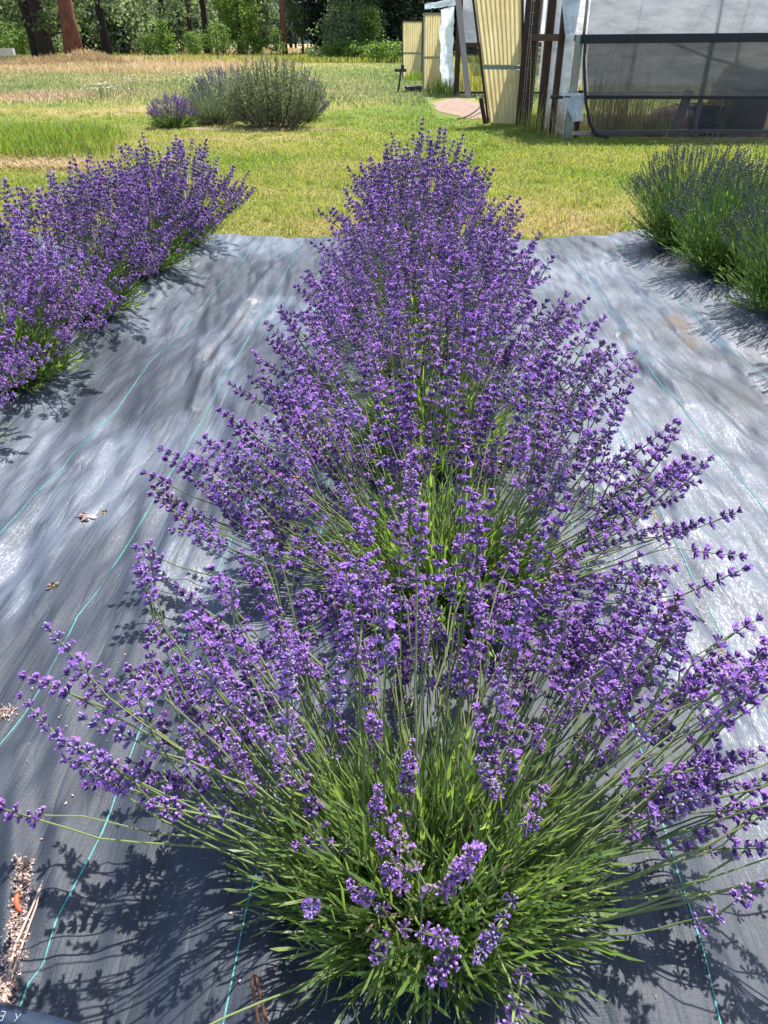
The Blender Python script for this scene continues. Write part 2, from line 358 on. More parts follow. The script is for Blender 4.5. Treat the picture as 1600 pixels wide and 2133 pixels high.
def zone(x, y):
    """0 = fresh green lawn, 1 = dry tan"""
    x = np.asarray(x, float); y = np.asarray(y, float)
    z = .27+.8*(fbm(x*.55, y*.45, 4, 21)-.42)+.5*(fbm(x*1.9, y*1.5, 3, 25)-.42)
    z += .22*np.exp(-((y-7.0+.8*(vn(x*1.3, y, 9)-.5))/.9)**2)*sm(-.2, .8, x+.3*vn(y*2, x, 3))*(.3+1.1*vn(x*2.2, y*2.2, 12))+.18*np.exp(-((y-6.3)/.7)**2)
    z += .4*np.exp(-(((x+1.0)/.6)**2+((y-9.6)/.35)**2))
    z += .65*sm(-4.5, -9, x)*np.exp(-((y-21)/2.2)**2)
    z += .45*sm(-3.5, -6.5, x)*np.exp(-((y-17.0)/.8)**2)
    z += .35*sm(36, 40, y)*sm(-6, -12, x)+.10*sm(22, 34, y)*sm(2, -6, x)-.15*sm(28,34,y)*sm(-6,0,x)
    z -= .22*np.exp(-((x-.2)/1.0)**2)*sm(10, 14, y)
    return np.clip(z, 0, 1)

# ground sheet
def ss(n, a, k): t = np.linspace(-1, 1, n); return a*np.sinh(k*t)/math.sinh(k)
gx = ss(221, 700, 7.2); gy = np.concatenate([np.linspace(-60, 0, 12)[:-1], 700*np.sinh(6.2*np.linspace(0, 1, 230))/math.sinh(6.2)])
XX, YY = np.meshgrid(gx, gy)
inb = sm(6.6, 5.6, YY)*sm(-7, -5, XX)*sm(8, 6, XX)
ZZ = -.080*inb+bed(XX, YY)*sm(6.7, 6.0, YY)*sm(-7, -5, XX)+.03*(fbm(XX*.8, YY*.8, 3, 2)-.45)*(1-inb)
ZZ += .10*sm(-2.2, -4, XX)*np.exp(-((YY-10.6)/1.2)**2)
ZZ += (0.10*sm(40, 56, YY)+.10*(fbm(XX*.12, YY*.12, 3, 5)-.45)*sm(30, 50, YY))*sm(90, 60, YY)
def gz(x, y):
    i = np.clip(np.searchsorted(gx, x)-1, 0, len(gx)-2); j = np.clip(np.searchsorted(gy, y)-1, 0, len(gy)-2)
    a = (x-gx[i])/(gx[i+1]-gx[i]); b = (y-gy[j])/(gy[j+1]-gy[j])
    return (ZZ[j, i]*(1-a)+ZZ[j, i+1]*a)*(1-b)+(ZZ[j+1, i]*(1-a)+ZZ[j+1, i+1]*a)*b
g = Geo(); g.sheet(np.stack([XX, YY, ZZ], -1), a=zone(XX, YY))
tag(g.build('lawn_ground', [M['ground']], smooth=True), kind='structure')

# ------------------------------------------------------------------ woven ground fabric with teal yarns
fx = np.linspace(-4.4, 4.8, 1000); fy = np.concatenate([np.linspace(-.9, .35, 60)[:-1], .35+5.65*(np.linspace(0, 1, 560)**1.25)])
FX, FY = np.meshgrid(fx, fy)
edge = FEND+.10*(fbm(fx*1.3, fx*0, 3, 31)-.45)+.05*(fx/4.0)
FY = np.where(FY > 5.0, 5.0+(FY-5.0)*((edge-5.0)/(6.0-5.0))[None, :], FY)
FZ = hf(FX, FY)
stain = np.zeros_like(FX)
for (sx, sy, r1, r2) in ((1408, 682, .05, .10), (1436, 708, .045, .07), (1440, 722, .03, .03)):
    c = G(sx, sy); dx, dy = FX-c[0], FY-c[1]
    stain = np.maximum(stain, .75*np.exp(-((dx/r1)**2+(dy/r2)**2)**1.5)*sm(.25, .6, fbm(FX*14, FY*14, 3, 41)+.1))
for sp in ((1300,690,1335,778), (1325,960,1378,1090), (1500,1330,1570,1460), (430,735,445,715), (490,680,520,640)):
    pts = px([sp[:2], sp[2:]]); d = pl_dist(FX, FY, pts); stain = np.maximum(stain, .5*np.exp(-(d/.016)**2)*sm(.35, .6, fbm(FX*20, FY*20, 3, 47)+.08))
painted_sheen = np.clip(.15+.75*sm(.36, .60, fbm(FX*2.6+FY*.6, FY*1.1, 4, 51))+.5*(fbm(FX*11, FY*4, 3, 53)-.45), 0, 1)*(.25+.75*sm(.75, 1.5, FY+.25*(FX > 0)))*(1-.8*np.exp(-((FX-.09)/.42)**2))  # sheen patches painted into the colour, fading near the camera; row shade painted dark
painted_sheen *= .55+.45*sm(.30, .55, fbm(FX*24+2*fbm(FX*4, FY*3, 2, 3), FY*7, 3, 55))
g = Geo(); g.sheet(np.stack([FX, FY, FZ], -1), a=stain)
def stripe(x0, y0, y1, wob, w=.0019):
    ys = np.arange(y0, y1, .012); xs = x0(ys) if callable(x0) else np.full_like(ys, x0)
    xs = xs+wob*(fbm(ys*2.2, ys*0+x0(0) if callable(x0) else ys*0+x0*7, 3, 60)-.45)
    ww = w*np.clip(-.1+1.0*sm(.12, .4, vn(ys*14, ys*0, 61))*(.55+.6*vn(ys*120, ys*0, 62)), .05, 1.1)
    z = lambda x: hf(x, ys)+.0012
    gr = np.stack([np.stack([xs-ww, ys, z(xs-ww)], -1), np.stack([xs, ys, z(xs)+.0008], -1), np.stack([xs+ww, ys, z(xs+ww)], -1)], 0)
    g.sheet(gr, m=1)
def tr(pts):
    q = np.array([onfab(*p)[:2] for p in pts]); o = np.argsort(q[:, 1]); q = q[o]
    return lambda y: np.interp(y, q[:, 1], q[:, 0])
YE = 5.70
stripe(tr([(0,1112),(67,1037),(165,934),(240,859),(311,757),(412,652),(540,497)]), .2, YE, .004)
stripe(tr([(0,1551),(49,1491),(86,1431),(116,1375),(161,1285),(210,1225),(262,1142),(300,1079),(336,1015),(375,956),(442,840),(502,731),(540,664),(598,562)]), .2, YE, .004)
stripe(tr([(37,2114),(60,2046),(90,2009),(116,1919),(176,1806),(214,1731),(262,1600),(319,1461),(386,1322),(431,1232),(476,1139),(521,1026)]), .1, YE, .004)
stripe(tr([(465,2133),(480,2057),(499,1964),(517,1881),(547,1776),(570,1675),(596,1547),(655,1190)]), .1, YE, .004)
stripe(tr([(1600,792),(1481,700),(1415,625),(1359,579),(1297,523),(1249,479)]), .4, YE, .01)
stripe(tr([(1600,1070),(1543,999),(1494,943),(1415,838),(1353,766),(1297,690),(1257,628),(1208,559),(1161,494)]), .4, YE, .004)
stripe(tr([(1500,2133),(1470,2000),(1440,1900),(1400,1780),(1330,1550),(1225,1200)]), .1, YE, .006)
stripe(.82, .2, YE, .02); stripe(-2.35, .2, YE, .02); stripe(-2.7, .2, YE, .02); stripe(2.85, .2, YE, .02)
fab = g.build('ground_fabric', [M['fabric'], M['teal']], smooth=True)
_d = np.zeros(g.n, np.float32); _d[:painted_sheen.size] = painted_sheen.ravel(); fab.data.attributes.new('painted_sheen', 'FLOAT', 'POINT').data.foreach_set('value', _d)
tag(fab, 'black woven weed fabric with thin teal yarn lines spread under the lavender rows', 'weed fabric')

# ------------------------------------------------------------------ lavender
def calyx_t(lod):
    if lod == 0: k, rings = 6, [(0, .35), (.35, .80), (.68, 1.0), (.93, .80)]
    elif lod == 1: k, rings = 4, [(0, .4), (.6, 1.05), (.95, .7)]
    else: k, rings = 3, [(0, .5), (.6, 1.15)]
    th = np.arange(k)*2*math.pi/k
    V = np.concatenate([np.stack([r*np.cos(th), r*np.sin(th), np.full(k, z)], -1) for z, r in rings]+[[[0, 0, 1.03]]])
    Q = [(i*k+j, i*k+(j+1) % k, (i+1)*k+(j+1) % k, (i+1)*k+j) for i in range(len(rings)-1) for j in range(k)]
    l = (len(rings)-1)*k; T = [(l+j, l+(j+1) % k, len(V)-1) for j in range(k)]
    return dict(V=V, Q=np.array(Q), T=np.array(T), mq=np.zeros(len(Q), int), mt=np.zeros(len(T), int), a=np.clip(np.interp(V[:, 2], [0, .2, .5, .75, .95, 1.03], [.42, .20, .04, .14, .98, .80] if lod < 2 else [.3, .1, .05, .2, .8, .85])+np.concatenate([np.tile((np.arange(k) % 2)*.16, len(rings)), [0]]), 0, 1))  # pale tip ring: fuzz with its backlit rim painted into the colour
def corolla_t(lod):
    n = 5 if lod == 0 else (4 if lod == 1 else 2); V = []; Q = []
    for i in range(n):
        a = 2*math.pi*i/n; big = 1.25 if i < 2 else .85
        c, s_ = math.cos(a), math.sin(a); e = lambda r, w, z: (r*c-w*s_, r*s_+w*c, z)
        b = len(V); V += [e(.05, 0, 0), e(.55*big, -.36*big, .42), e(1.05*big, 0, .35), e(.55*big, .36*big, .42)]; Q.append((b, b+1, b+2, b+3))
    V = np.array(V); return dict(V=V, Q=np.array(Q), T=np.zeros((0, 3), int), mq=np.ones(len(Q), int), mt=np.zeros(0, int), a=np.full(len(V), .5))
CT = [calyx_t(i) for i in range(3)]; KT = [corolla_t(i) for i in range(3)]
def head(lod, L, nw, bloom, low):
    """flower spike along +Z: whorls of calyces, some with an open corolla; slots 0 stem 1 calyx 2 corolla"""
    g = Geo(); zs = list(np.linspace(0, L, nw)+U(-.001, .001, nw)); zs += [-.023-U(.0, .012)]*(low > 0)+[-.055-U(0, .02)]*(low > 1)
    Pn, D, S = [], [], []
    for q, z in enumerate(zs):
        t = z/L; n = int({0: 13, 1: 9, 2: 7}[lod]*(1-.25*max(t, 0))*(.6 if z < 0 else 1)+U(0, 1.5))
        ph = U(0, 6.28)+np.arange(n)*6.283/n+U(-.25, .25, n)
        el = R(20)+R(34)*max(t, 0)+U(-.42, .42, n)
        if q == nw-1: el = el+.25
        D.append(np.stack([np.cos(ph)*np.cos(el), np.sin(ph)*np.cos(el), np.sin(el)], -1))
        Pn.append(np.stack([.0018*np.cos(ph), .0018*np.sin(ph), np.full(n, z)+U(-.0025, .0025, n)], -1))
        S.append(U(.8, 1.12, n)*(1-.22*max(t, 0)))
    Pn, D, S = map(np.concatenate, (Pn, D, S)); n = len(Pn)
    l = .0118*S*(1.1 if lod == 2 else 1); r = .0021*S*U(.85, 1.1, n)*(1.25 if lod == 2 else 1)
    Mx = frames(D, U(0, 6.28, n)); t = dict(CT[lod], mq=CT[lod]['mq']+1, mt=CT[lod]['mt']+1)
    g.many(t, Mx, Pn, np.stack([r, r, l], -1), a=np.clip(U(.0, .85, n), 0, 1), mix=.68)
    op = U(0, 1, n) < bloom*(1.3-.6*np.clip(Pn[:, 2]/L, 0, 1)); k = op.sum()
    if k:
        t = dict(KT[lod], mq=KT[lod]['mq']+1)
        g.many(t, Mx[op], Pn[op]+D[op]*(l[op]*.92)[:, None], U(.0036, .0052, k)*(1.2 if lod else 1), a=U(.1, .95, k))
    g.tubes(np.array([[(0, 0, zs[-1] if low else -.004), (0, 0, L*.5), (0, 0, L)]]), np.array([[.0014, .0012, .0008]]), 3 if lod else 4, m=0, a=.4)
    return g.arrays()
HEADS = {}
for lod in range(3):
    HEADS[lod] = [(lambda nw: head(lod, (.0150 if lod == 0 else .0135)*(nw-1)*U(.9, 1.2), nw, U(.04, .32 if lod == 0 else .22), int(rng.integers(0, 3))))(int(rng.integers(3, 6))) for _ in range(14)]
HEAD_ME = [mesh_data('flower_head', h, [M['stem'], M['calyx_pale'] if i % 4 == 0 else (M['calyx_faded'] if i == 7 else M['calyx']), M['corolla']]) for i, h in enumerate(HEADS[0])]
def budhead(L, nw):
    g = Geo(); Pn, D, S = [], [], []
    for z in np.linspace(0, L, nw):
        n = 5; ph = U(0, 6.28)+np.arange(n)*6.283/n; el = R(62)+U(-.15, .15, n)
        D.append(np.stack([np.cos(ph)*np.cos(el), np.sin(ph)*np.cos(el), np.sin(el)], -1)); Pn.append(np.stack([ph*0, ph*0, ph*0+z], -1)); S.append(U(.8, 1.1, n))
    Pn, D, S = map(np.concatenate, (Pn, D, S)); n = len(Pn)
    t = dict(CT[2], mq=CT[2]['mq']+1, mt=CT[2]['mt']+1)
    g.many(t, frames(D, U(0, 6, n)), Pn, np.stack([.0022*S, .0022*S, .0105*S], -1), a=U(.1, .9, n)); return g.arrays()
BUDS = [budhead(U(.03, .06), int(rng.integers(4, 7))) for _ in range(10)]

def bez(p0, p1, p2, m):
    t = np.linspace(0, 1, m)[None, :, None]
    return (1-t)**2*p0[:, None]+2*t*(1-t)*p1[:, None]+t**2*p2[:, None]
def leaf_t(nseg, fold=.25):
    """leaf along +Z, unit length, unit half width on X, face towards +Y"""
    if nseg == 1:
        V = [(0, 0, 0), (-1, 0, .5), (0, .06, 1), (1, 0, .5)]; Q = [(0, 1, 2, 3)]
    else:
        zs = [0, .3, .68, 1.0]; ws = [.35, .9, 1.0, .12]; cv = [0, .02, .05, .15]; V = []; Q = []
        for z, w, c in zip(zs, ws, cv): V += [(-w, c+fold*.02, z), (w, c+fold*.02, z)]
        for i in range(3): Q.append((2*i, 2*i+1, 2*i+3, 2*i+2))
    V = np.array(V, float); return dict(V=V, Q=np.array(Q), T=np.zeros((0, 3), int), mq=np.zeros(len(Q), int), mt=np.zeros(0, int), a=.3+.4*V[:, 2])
LT = [leaf_t(3), leaf_t(3), leaf_t(1)]

def foliage(g, a, b, c, nshoot, nleaf, ll, lw, lod, up=0.25, tilt=(0, 0), mleaf=0, mstem=1, thmax=88):
    """leafy shoots fanning from the crown"""
    ph = U(0, 6.283, nshoot); ct = 1-(U(0, 1, nshoot)**.75)*(1-math.cos(R(thmax))); st_ = np.sqrt(1-ct**2)
    rr = U(.55, 1.05, nshoot)
    T = np.stack([a*st_*np.cos(ph)+tilt[0]*c, b*st_*np.sin(ph)+tilt[1]*c, c*ct+.015], -1)*rr[:, None]
    p0 = np.stack([.25*T[:, 0]+U(-.03, .03, nshoot), .25*T[:, 1]+U(-.03, .03, nshoot), np.full(nshoot, .005)], -1)
    p1 = np.stack([T[:, 0]*U(.55, .8, nshoot), T[:, 1]*U(.55, .8, nshoot), T[:, 2]*.40], -1)
    T[:, 2] += up*.05
    C = bez(p0, p1, T, 7); g.tubes(C, np.linspace(.0022, .0010, 7)[None], 3, m=mstem, a=U(0, .6, nshoot))
    i = np.repeat(np.arange(nshoot), nleaf); t = np.tile(np.linspace(.12, 1.0, nleaf), nshoot)+U(-.03, .03, nshoot*nleaf); t = np.clip(t, 0, 1)
    tt = t[:, None]; pos = (1-tt)**2*p0[i]+2*tt*(1-tt)*p1[i]+tt**2*T[i]; tg = 2*(1-tt)*(p1[i]-p0[i])+2*tt*(T[i]-p1[i]); tg /= np.linalg.norm(tg, axis=1, keepdims=True)
    Fm = frames(tg, (np.tile(np.arange(nleaf), nshoot) % 2)*math.pi+(np.tile(np.arange(nleaf)//2, nshoot))*1.57+U(-.4, .4, len(i)))
    sp = U(.3, .85, len(i)); d = tg*np.cos(sp)[:, None]+Fm[:, :, 0]*np.sin(sp)[:, None]; d[:, 2] += .12; d /= np.linalg.norm(d, axis=1, keepdims=True)
    y = Fm[:, :, 0]*np.cos(sp)[:, None]-tg*np.sin(sp)[:, None]; y = y-d*np.sum(y*d, 1, keepdims=True); y /= np.linalg.norm(y, axis=1, keepdims=True)
    Mx = np.stack([np.cross(y, d), -y, d], -1)
    L = ll*U(.45, 1.3, len(i)); W = lw*U(.6, 1.3, len(i))
    lt = dict(LT[lod], mq=LT[lod]['mq']+mleaf)
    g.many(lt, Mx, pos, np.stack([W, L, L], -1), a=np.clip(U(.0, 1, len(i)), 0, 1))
    return g

def lavender(name, label, cat, group, base, lod, n, abc, th=78, pw=.8, tilt=(0, .10), front=.35, fol=None, nobj=100, leafc=None, kind='bloom', hscale=1.0, mats=None, stemr=1.0, rrange=(.74, 1.08), extra=None):
    root = thing(name, base, label, cat, group)
    a, b, c = abc; base = np.array(base)
    # --- stalk tips on a leaning ellipsoid
    N = n*3; ph = U(0, 6.283, N); ct = 1-(U(0, 1, N)**pw)*(1-math.cos(R(th))); st_ = np.sqrt(np.clip(1-ct**2, 0, 1))
    dn = np.stack([st_*np.cos(ph), st_*np.sin(ph), ct], -1)
    keep = (dn[:, 1] > -.12-.25*dn[:, 2]) | (U(0, 1, N) < front); dn = dn[keep][:n]; n = len(dn)
    rr = U(rrange[0], rrange[1], n)*(1+.12*(fbm(dn[:, 0]*3+base[1], dn[:, 1]*3+base[0], 2, 77)-.4))
    T = dn*np.array(abc)*rr[:, None]; T[:, 0] += tilt[0]*c*ct[keep][:n]; T[:, 1] += tilt[1]*c*ct[keep][:n]
    if extra is not None: T = np.concatenate([T, np.asarray(extra)-base]); n = len(T)
    T[:, 2] = np.maximum(T[:, 2], .09+.10*U(0, 1, n))
    cr = .10; q = U(0, 6.283, n); rad = cr*np.sqrt(U(0, 1, n))
    p0 = np.stack([rad*np.cos(q)+.20*T[:, 0], rad*np.sin(q)+.20*T[:, 1], U(.0, .03, n)], -1)
    p1 = np.stack([p0[:, 0]+(T[:, 0]-p0[:, 0])*U(.48, .68, n), p0[:, 1]+(T[:, 1]-p0[:, 1])*U(.48, .68, n), T[:, 2]*U(.34, .52, n)], -1)+rng.normal(0, .022, (n, 3))
    p1[:, 2] = np.maximum(p1[:, 2], .04)
    hscale_ = hscale; m = {0: 10, 1: 7, 2: 5}[lod]; Cv = bez(p0, p1, T, m); Cv[:, 1:-1] += np.cumsum(rng.normal(0, .0030 if lod == 0 else .002, (n, m-2, 3)), axis=1)
    D = Cv[:, -1]-Cv[:, -2]; D += rng.normal(0, .06, (n, 3))*np.linalg.norm(D, axis=1, keepdims=True); Fm = frames(D, U(0, 6.283, n))
    rs = np.linspace(.0024, .0013, m)[None]*U(.8, 1.15, n)[:, None]*stemr
    av = U(.1, .95, n); sc = U(.82, 1.15, n)*hscale; hv = np.clip(.5+.28*rng.normal(size=n), 0, 1)
    bank = BUDS if kind == 'bud' else HEADS[lod]; hi = rng.integers(0, len(bank), n)
    ms = mats or ([M['stem'], M['bud'], M['bud']] if kind == 'bud' else [M['stem'], M['calyx'], M['corolla']])
    order = np.argsort(np.linalg.norm(base+T-CAMP, axis=1)); ks = {0: 5, 1: 4, 2: 3}[lod]
    for i in order[:nobj]:
        g = Geo(); g.tubes(Cv[i:i+1], rs[i:i+1], ks, a=av[i:i+1], cap=False)
        if lod == 0 and kind != 'bud':
            o = g.build('flower_stalk', [M['stem']], root, smooth=True)
            h = link('flower_head', HEAD_ME[hi[i]], o); h.matrix_basis = Matrix.Translation(Vector(T[i])) @ Matrix(Fm[i].tolist()).to_4x4() @ Matrix.Scale(sc[i], 4)
        else:
            g.many(bank[hi[i]], Fm[i:i+1], T[i:i+1], sc[i:i+1], a=hv[i:i+1], mix=.75); g.build('flower_stalk', ms, root)
    rest = order[nobj:]
    if len(rest):
        g = Geo(); g.tubes(Cv[rest], rs[rest], ks, a=av[rest], cap=False)
        for k in range(len(bank)):
            w = rest[hi[rest] == k]
            if len(w): g.many(bank[k], Fm[w], T[w], sc[w], a=hv[w], mix=.75)
        tag(g.build('flower_stalks', ms, root), kind='stuff')
    if lod < 2 and kind != 'bud':
        n2 = 34; q = U(0, 6.283, n2); r2_ = U(.08, .2, n2); e = np.stack([r2_*np.cos(q), r2_*np.sin(q), U(.02, .13, n2)], -1); b0 = e*np.array([.25, .25, 0])
        g = Geo(); g.tubes(bez(b0, (b0+e)/2+rng.normal(0, .02, (n2, 3))+[0, 0, .02], e, 6), np.linspace(.0045, .0016, 6)[None], 5); g.build('woody_base', [M['twig']], root)
    if fol:
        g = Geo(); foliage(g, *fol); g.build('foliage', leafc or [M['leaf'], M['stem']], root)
    return root

def at(x, y): return tuple(onfab(x, y))
LAV = 'lavender bush'
GM, GL, GR = 'blooming lavender bushes of the middle row', 'blooming lavender bushes of the left row', 'green unopened lavender bushes of the right row'
mid = [
 ((890,1885), 0, 290, (.69,.50,.57), 71, .57, (.01,.34), .05, (.30,.23,.29, 430, 15, .058, .0024, 0, .25, (0,.06)), 1.15, 'foremost lavender bush, its green leafy heart open to view and stems fanned widest'),
 ((920,1240), 0, 270, (.70,.54,.57), 72, .62, (-.03,.16), .22, (.31,.29,.30, 300, 20, .050, .0026, 1, .25, (0,.04)), 1.36, 'second lavender bush of the middle row, directly behind the foremost one'),
 ((900,955), 1, 220, (.65,.54,.58), 70, .66, (.0,.10), .35, (.30,.28,.30, 240, 16, .050, .0030, 1), 1.50, 'third lavender bush of the middle row counted from the bottom of the picture'),
 ((890,785), 1, 200, (.57,.54,.60), 70, .70, (.0,.08), .45, (.30,.28,.30, 220, 14, .050, .0034, 2), 1.56, 'fourth lavender bush of the middle row, halfway along it'),
 ((885,668), 1, 215, (.57,.54,.60), 70, .74, (.0,.06), .6, (.30,.28,.28, 160, 12, .050, .0042, 2), 1.58, 'fifth lavender bush of the middle row, third from its far end'),
 ((880,585), 2, 235, (.55,.52,.61), 68, .76, (.0,.04), .7, (.32,.30,.32, 200, 12, .050, .0045, 2), 1.60, 'lavender bush just before the last one of the middle row'),
 ((872,520), 2, 235, (.48,.48,.66), 62, .80, (.0,.02), .8, (.30,.28,.34, 200, 12, .050, .0045, 2), 1.60, 'last lavender bush of the middle row, tallest against the lawn'),
]
HEART = [P(x, y, Y) for x, y, Y in ((745,1385,.92),(775,1440,.88),(700,1470,.86),(780,1530,.84),(720,1545,.84),(560,1545,.82),(600,1600,.80),(640,1630,.78),(850,1600,.74),(845,1650,.72),
  (1050,1480,.84),(1040,1540,.82),(1020,1570,.80),(1065,1590,.80),(1075,1620,.78),(1035,1655,.76),(1120,1560,.84),(1170,1500,.88),(1160,1440,.92),(1215,1470,.90),(1230,1540,.86),(1255,1600,.84),
  (655,1690,.72),(690,1760,.68),(780,1690,.70),(805,1770,.64),(820,1830,.60),(775,1880,.58),(790,1975,.54),(650,1905,.58),(1095,1720,.70),(1110,1690,.72),(955,1820,.60),(1030,1940,.56),(930,2050,.52),
  (985,1370,.95),(960,1420,.92),(1010,1310,1.0),(880,1300,1.0),(640,1400,.92),(610,1330,.98),(540,1400,.92),(1290,1330,.98),(1340,1420,.92),(1330,1640,.80),(1380,1700,.76))]
for k_, (b, lod, n, abc, th, pw, tl, fr, fol, hs, lab) in enumerate(mid):
    lavender('lavender_bush', lab, LAV, GM, at(*b), lod, n, abc, th, pw, tl, fr, fol, hscale=hs, rrange=(.60, 1.10) if k_ < 2 else (.70, 1.08), extra=HEART if k_ == 0 else None)
left = [
 ((-1.76, 2.25), 1, 170, (.52,.46,.52), 'nearest lavender bush of the left row, cut off by the left edge of the picture'),
 ((-1.72, 2.92), 1, 200, (.56,.50,.60), 'left row lavender bush with a broad green patch and dark shadow on the fabric'),
 ((-1.72, 3.80), 2, 230, (.58,.52,.64), 'left row lavender bush in the middle of the left row'),
 ((-1.68, 4.65), 2, 250, (.58,.52,.62), 'left row lavender bush second from the lawn end'),
 ((-1.64, 5.44), 2, 250, (.58,.50,.61), 'last lavender bush of the left row, leaning over the fabric edge by the lawn'),
]
for (x, y), lod, n, abc, lab in left:
    lavender('lavender_bush', lab, LAV, GL, (x, y, float(hf(x, y))), lod, n, abc, 66, .74, (.02, .03), .6, (.37,.35,.34, 320, 16, .05, .0040, 2 if lod == 2 else 1), hscale=1.6, rrange=(.66, 1.06))
right = [
 ((2.08, 3.10), 'nearest green lavender bush of the right row, mostly past the right edge'),
 ((2.05, 3.85), 'green grass-like lavender bush of the right row, second nearest, at the right edge'),
 ((2.00, 4.62), 'green lavender bush in the middle of the right row with a deep dark hollow below'),
 ((1.95, 5.38), 'farthest green lavender bush of the right row, beside the corner of the lawn'),
]
for (x, y), lab in right:
    lavender('lavender_bush', lab, LAV, GR, (x, y, float(hf(x, y))), 2, 620, (.52,.48,.60), 60, .85, (0, .02), .9, (.44,.42,.46, 420, 14, .055, .0030, 2), kind='bud', stemr=1.0, mats=[M['stem_bright'], M['bud'], M['bud']], leafc=[M['leaf_bright'], M['stem_bright']], rrange=(.8, 1.06))

# ------------------------------------------------------------------ shrubs standing in the lawn
def gpt(x, y):
    p = G(x, y); return (p[0], p[1], float(gz(p[0], p[1])))
b = gpt(362, 266)
lavender('lavender_bush', 'small rounded lavender bush with a purple top on the lawn, leftmost of the shrub group', LAV, None, b, 2, 300, (.42,.38,.46), 66, .8, (0, 0), .9, (.44,.40,.34, 300, 14, .06, .006, 2), nobj=60, hscale=1.25, rrange=(.8, 1.04))
b = gpt(448, 260)
lavender('lavender_bush', 'grey-green lavender bush with faint purple tips between small round bush and big shrub', LAV, None, b, 2, 420, (.62,.5,.68), 76, .8, (0, 0), .9, (.55,.48,.5, 260, 14, .08, .006, 2), nobj=60, kind='bud', hscale=1.4, leafc=[M['greyleaf'], M['stem']], rrange=(.8, 1.04))
b = gpt(478, 246)
lavender('lavender_bush', 'hazy purple lavender bush at the back of the shrub group', LAV, None, b, 2, 380, (.75,.5,.80), 74, .8, (0, 0), .9, (.6,.45,.6, 220, 12, .08, .006, 2), nobj=60, mats=[M['stem'], M['haze_bloom'], M['haze_bloom']], hscale=1.5, rrange=(.85, 1.04))
b = gpt(635, 252)
lavender('lavender_bush', 'purple lavender bush peeping out right of the big grey-green shrub', LAV, None, b, 2, 330, (.42,.45,.72), 74, .8, (0, 0), .9, (.35,.4,.5, 180, 12, .08, .006, 2), nobj=60, mats=[M['stem'], M['haze_bloom'], M['calyx']], hscale=1.4, rrange=(.85, 1.04))
def rosemary(p):
    r = thing('grey_shrub', p, 'big grey-green shrub with upright needle-leaved branches, largest of the lawn shrub group', 'shrub')
    g = Geo(); n = 230; ph = U(0, 6.283, n); rr = np.sqrt(U(0, 1, n))
    p0 = np.stack([.46*rr*np.cos(ph), .40*rr*np.sin(ph), U(0, .1, n)], -1)
    T = np.stack([(.86*rr+.05)*np.cos(ph)+U(-.16, .16, n), .62*rr*np.sin(ph), (1.04-.5*rr**2.2)*U(.72, 1.06, n)], -1)
    p1 = p0+(T-p0)*np.array([.75, .75, .35]); C = bez(p0, p1, T, 8)
    g.tubes(C, np.linspace(.008, .003, 8)[None], 4, a=.4); g.build('branch_mass', [M['twig']], r)
    g = Geo(); k = 62; i = np.repeat(np.arange(n), k); t = np.clip(np.tile(np.linspace(.15, 1, k), n)+U(-.02, .02, n*k), 0, 1)[:, None]
    pos = (1-t)**2*p0[i]+2*t*(1-t)*p1[i]+t**2*T[i]; tg = 2*(1-t)*(p1[i]-p0[i])+2*t*(T[i]-p1[i]); tg /= np.linalg.norm(tg, axis=1, keepdims=True)
    d = tg*.75+rnd_dirs(len(i))*.75; Mx = frames(d, U(0, 6.28, len(i))); L = U(.045, .085, len(i))
    g.many(LT[2], Mx, pos, np.stack([np.full(len(i), .0075), L, L], -1), a=np.clip(np.repeat(U(.1, .9, n), k)+U(-.2, .2, n*k), 0, 1))
    g.build('foliage', [M['greyleaf']], r)
rosemary(gpt(572, 266))

# daisies
def daisies(p, n, sx, sy, h, label):
    r = thing('daisy_clump', p, label, 'flowers', 'white daisy clumps in the meadow')
    x, y = rng.normal(0, sx, n), rng.normal(0, sy, n); z = h*U(.6, 1.05, n); g = Geo()
    g.tubes(np.stack([np.stack([x*.8, y*.8, z*0], -1), np.stack([x, y, z], -1)], 1), .004, 3, a=.5)
    t = dict(KT[1], mq=KT[1]['mq']); Mx = frames(np.stack([U(-.3, .3, n), U(-.5, .1, n), np.ones(n)], -1), U(0, 6, n)); g.many(t, Mx, np.stack([x, y, z], -1), .026, a=U(0, 1, n)); g.build('flower_cluster', [M['stem'], M['flower_white']], r)
daisies(gpt(217, 207), 40, .20, .12, .34, 'bigger clump of white daisies in the meadow left of the shrubs')
daisies(gpt(274, 190), 14, .12, .1, .42, 'small clump of white daisies right of the bigger clump')
daisies(gpt(408, 205), 30, .28, .15, .52, 'pale daisies showing behind the hazy purple bush')

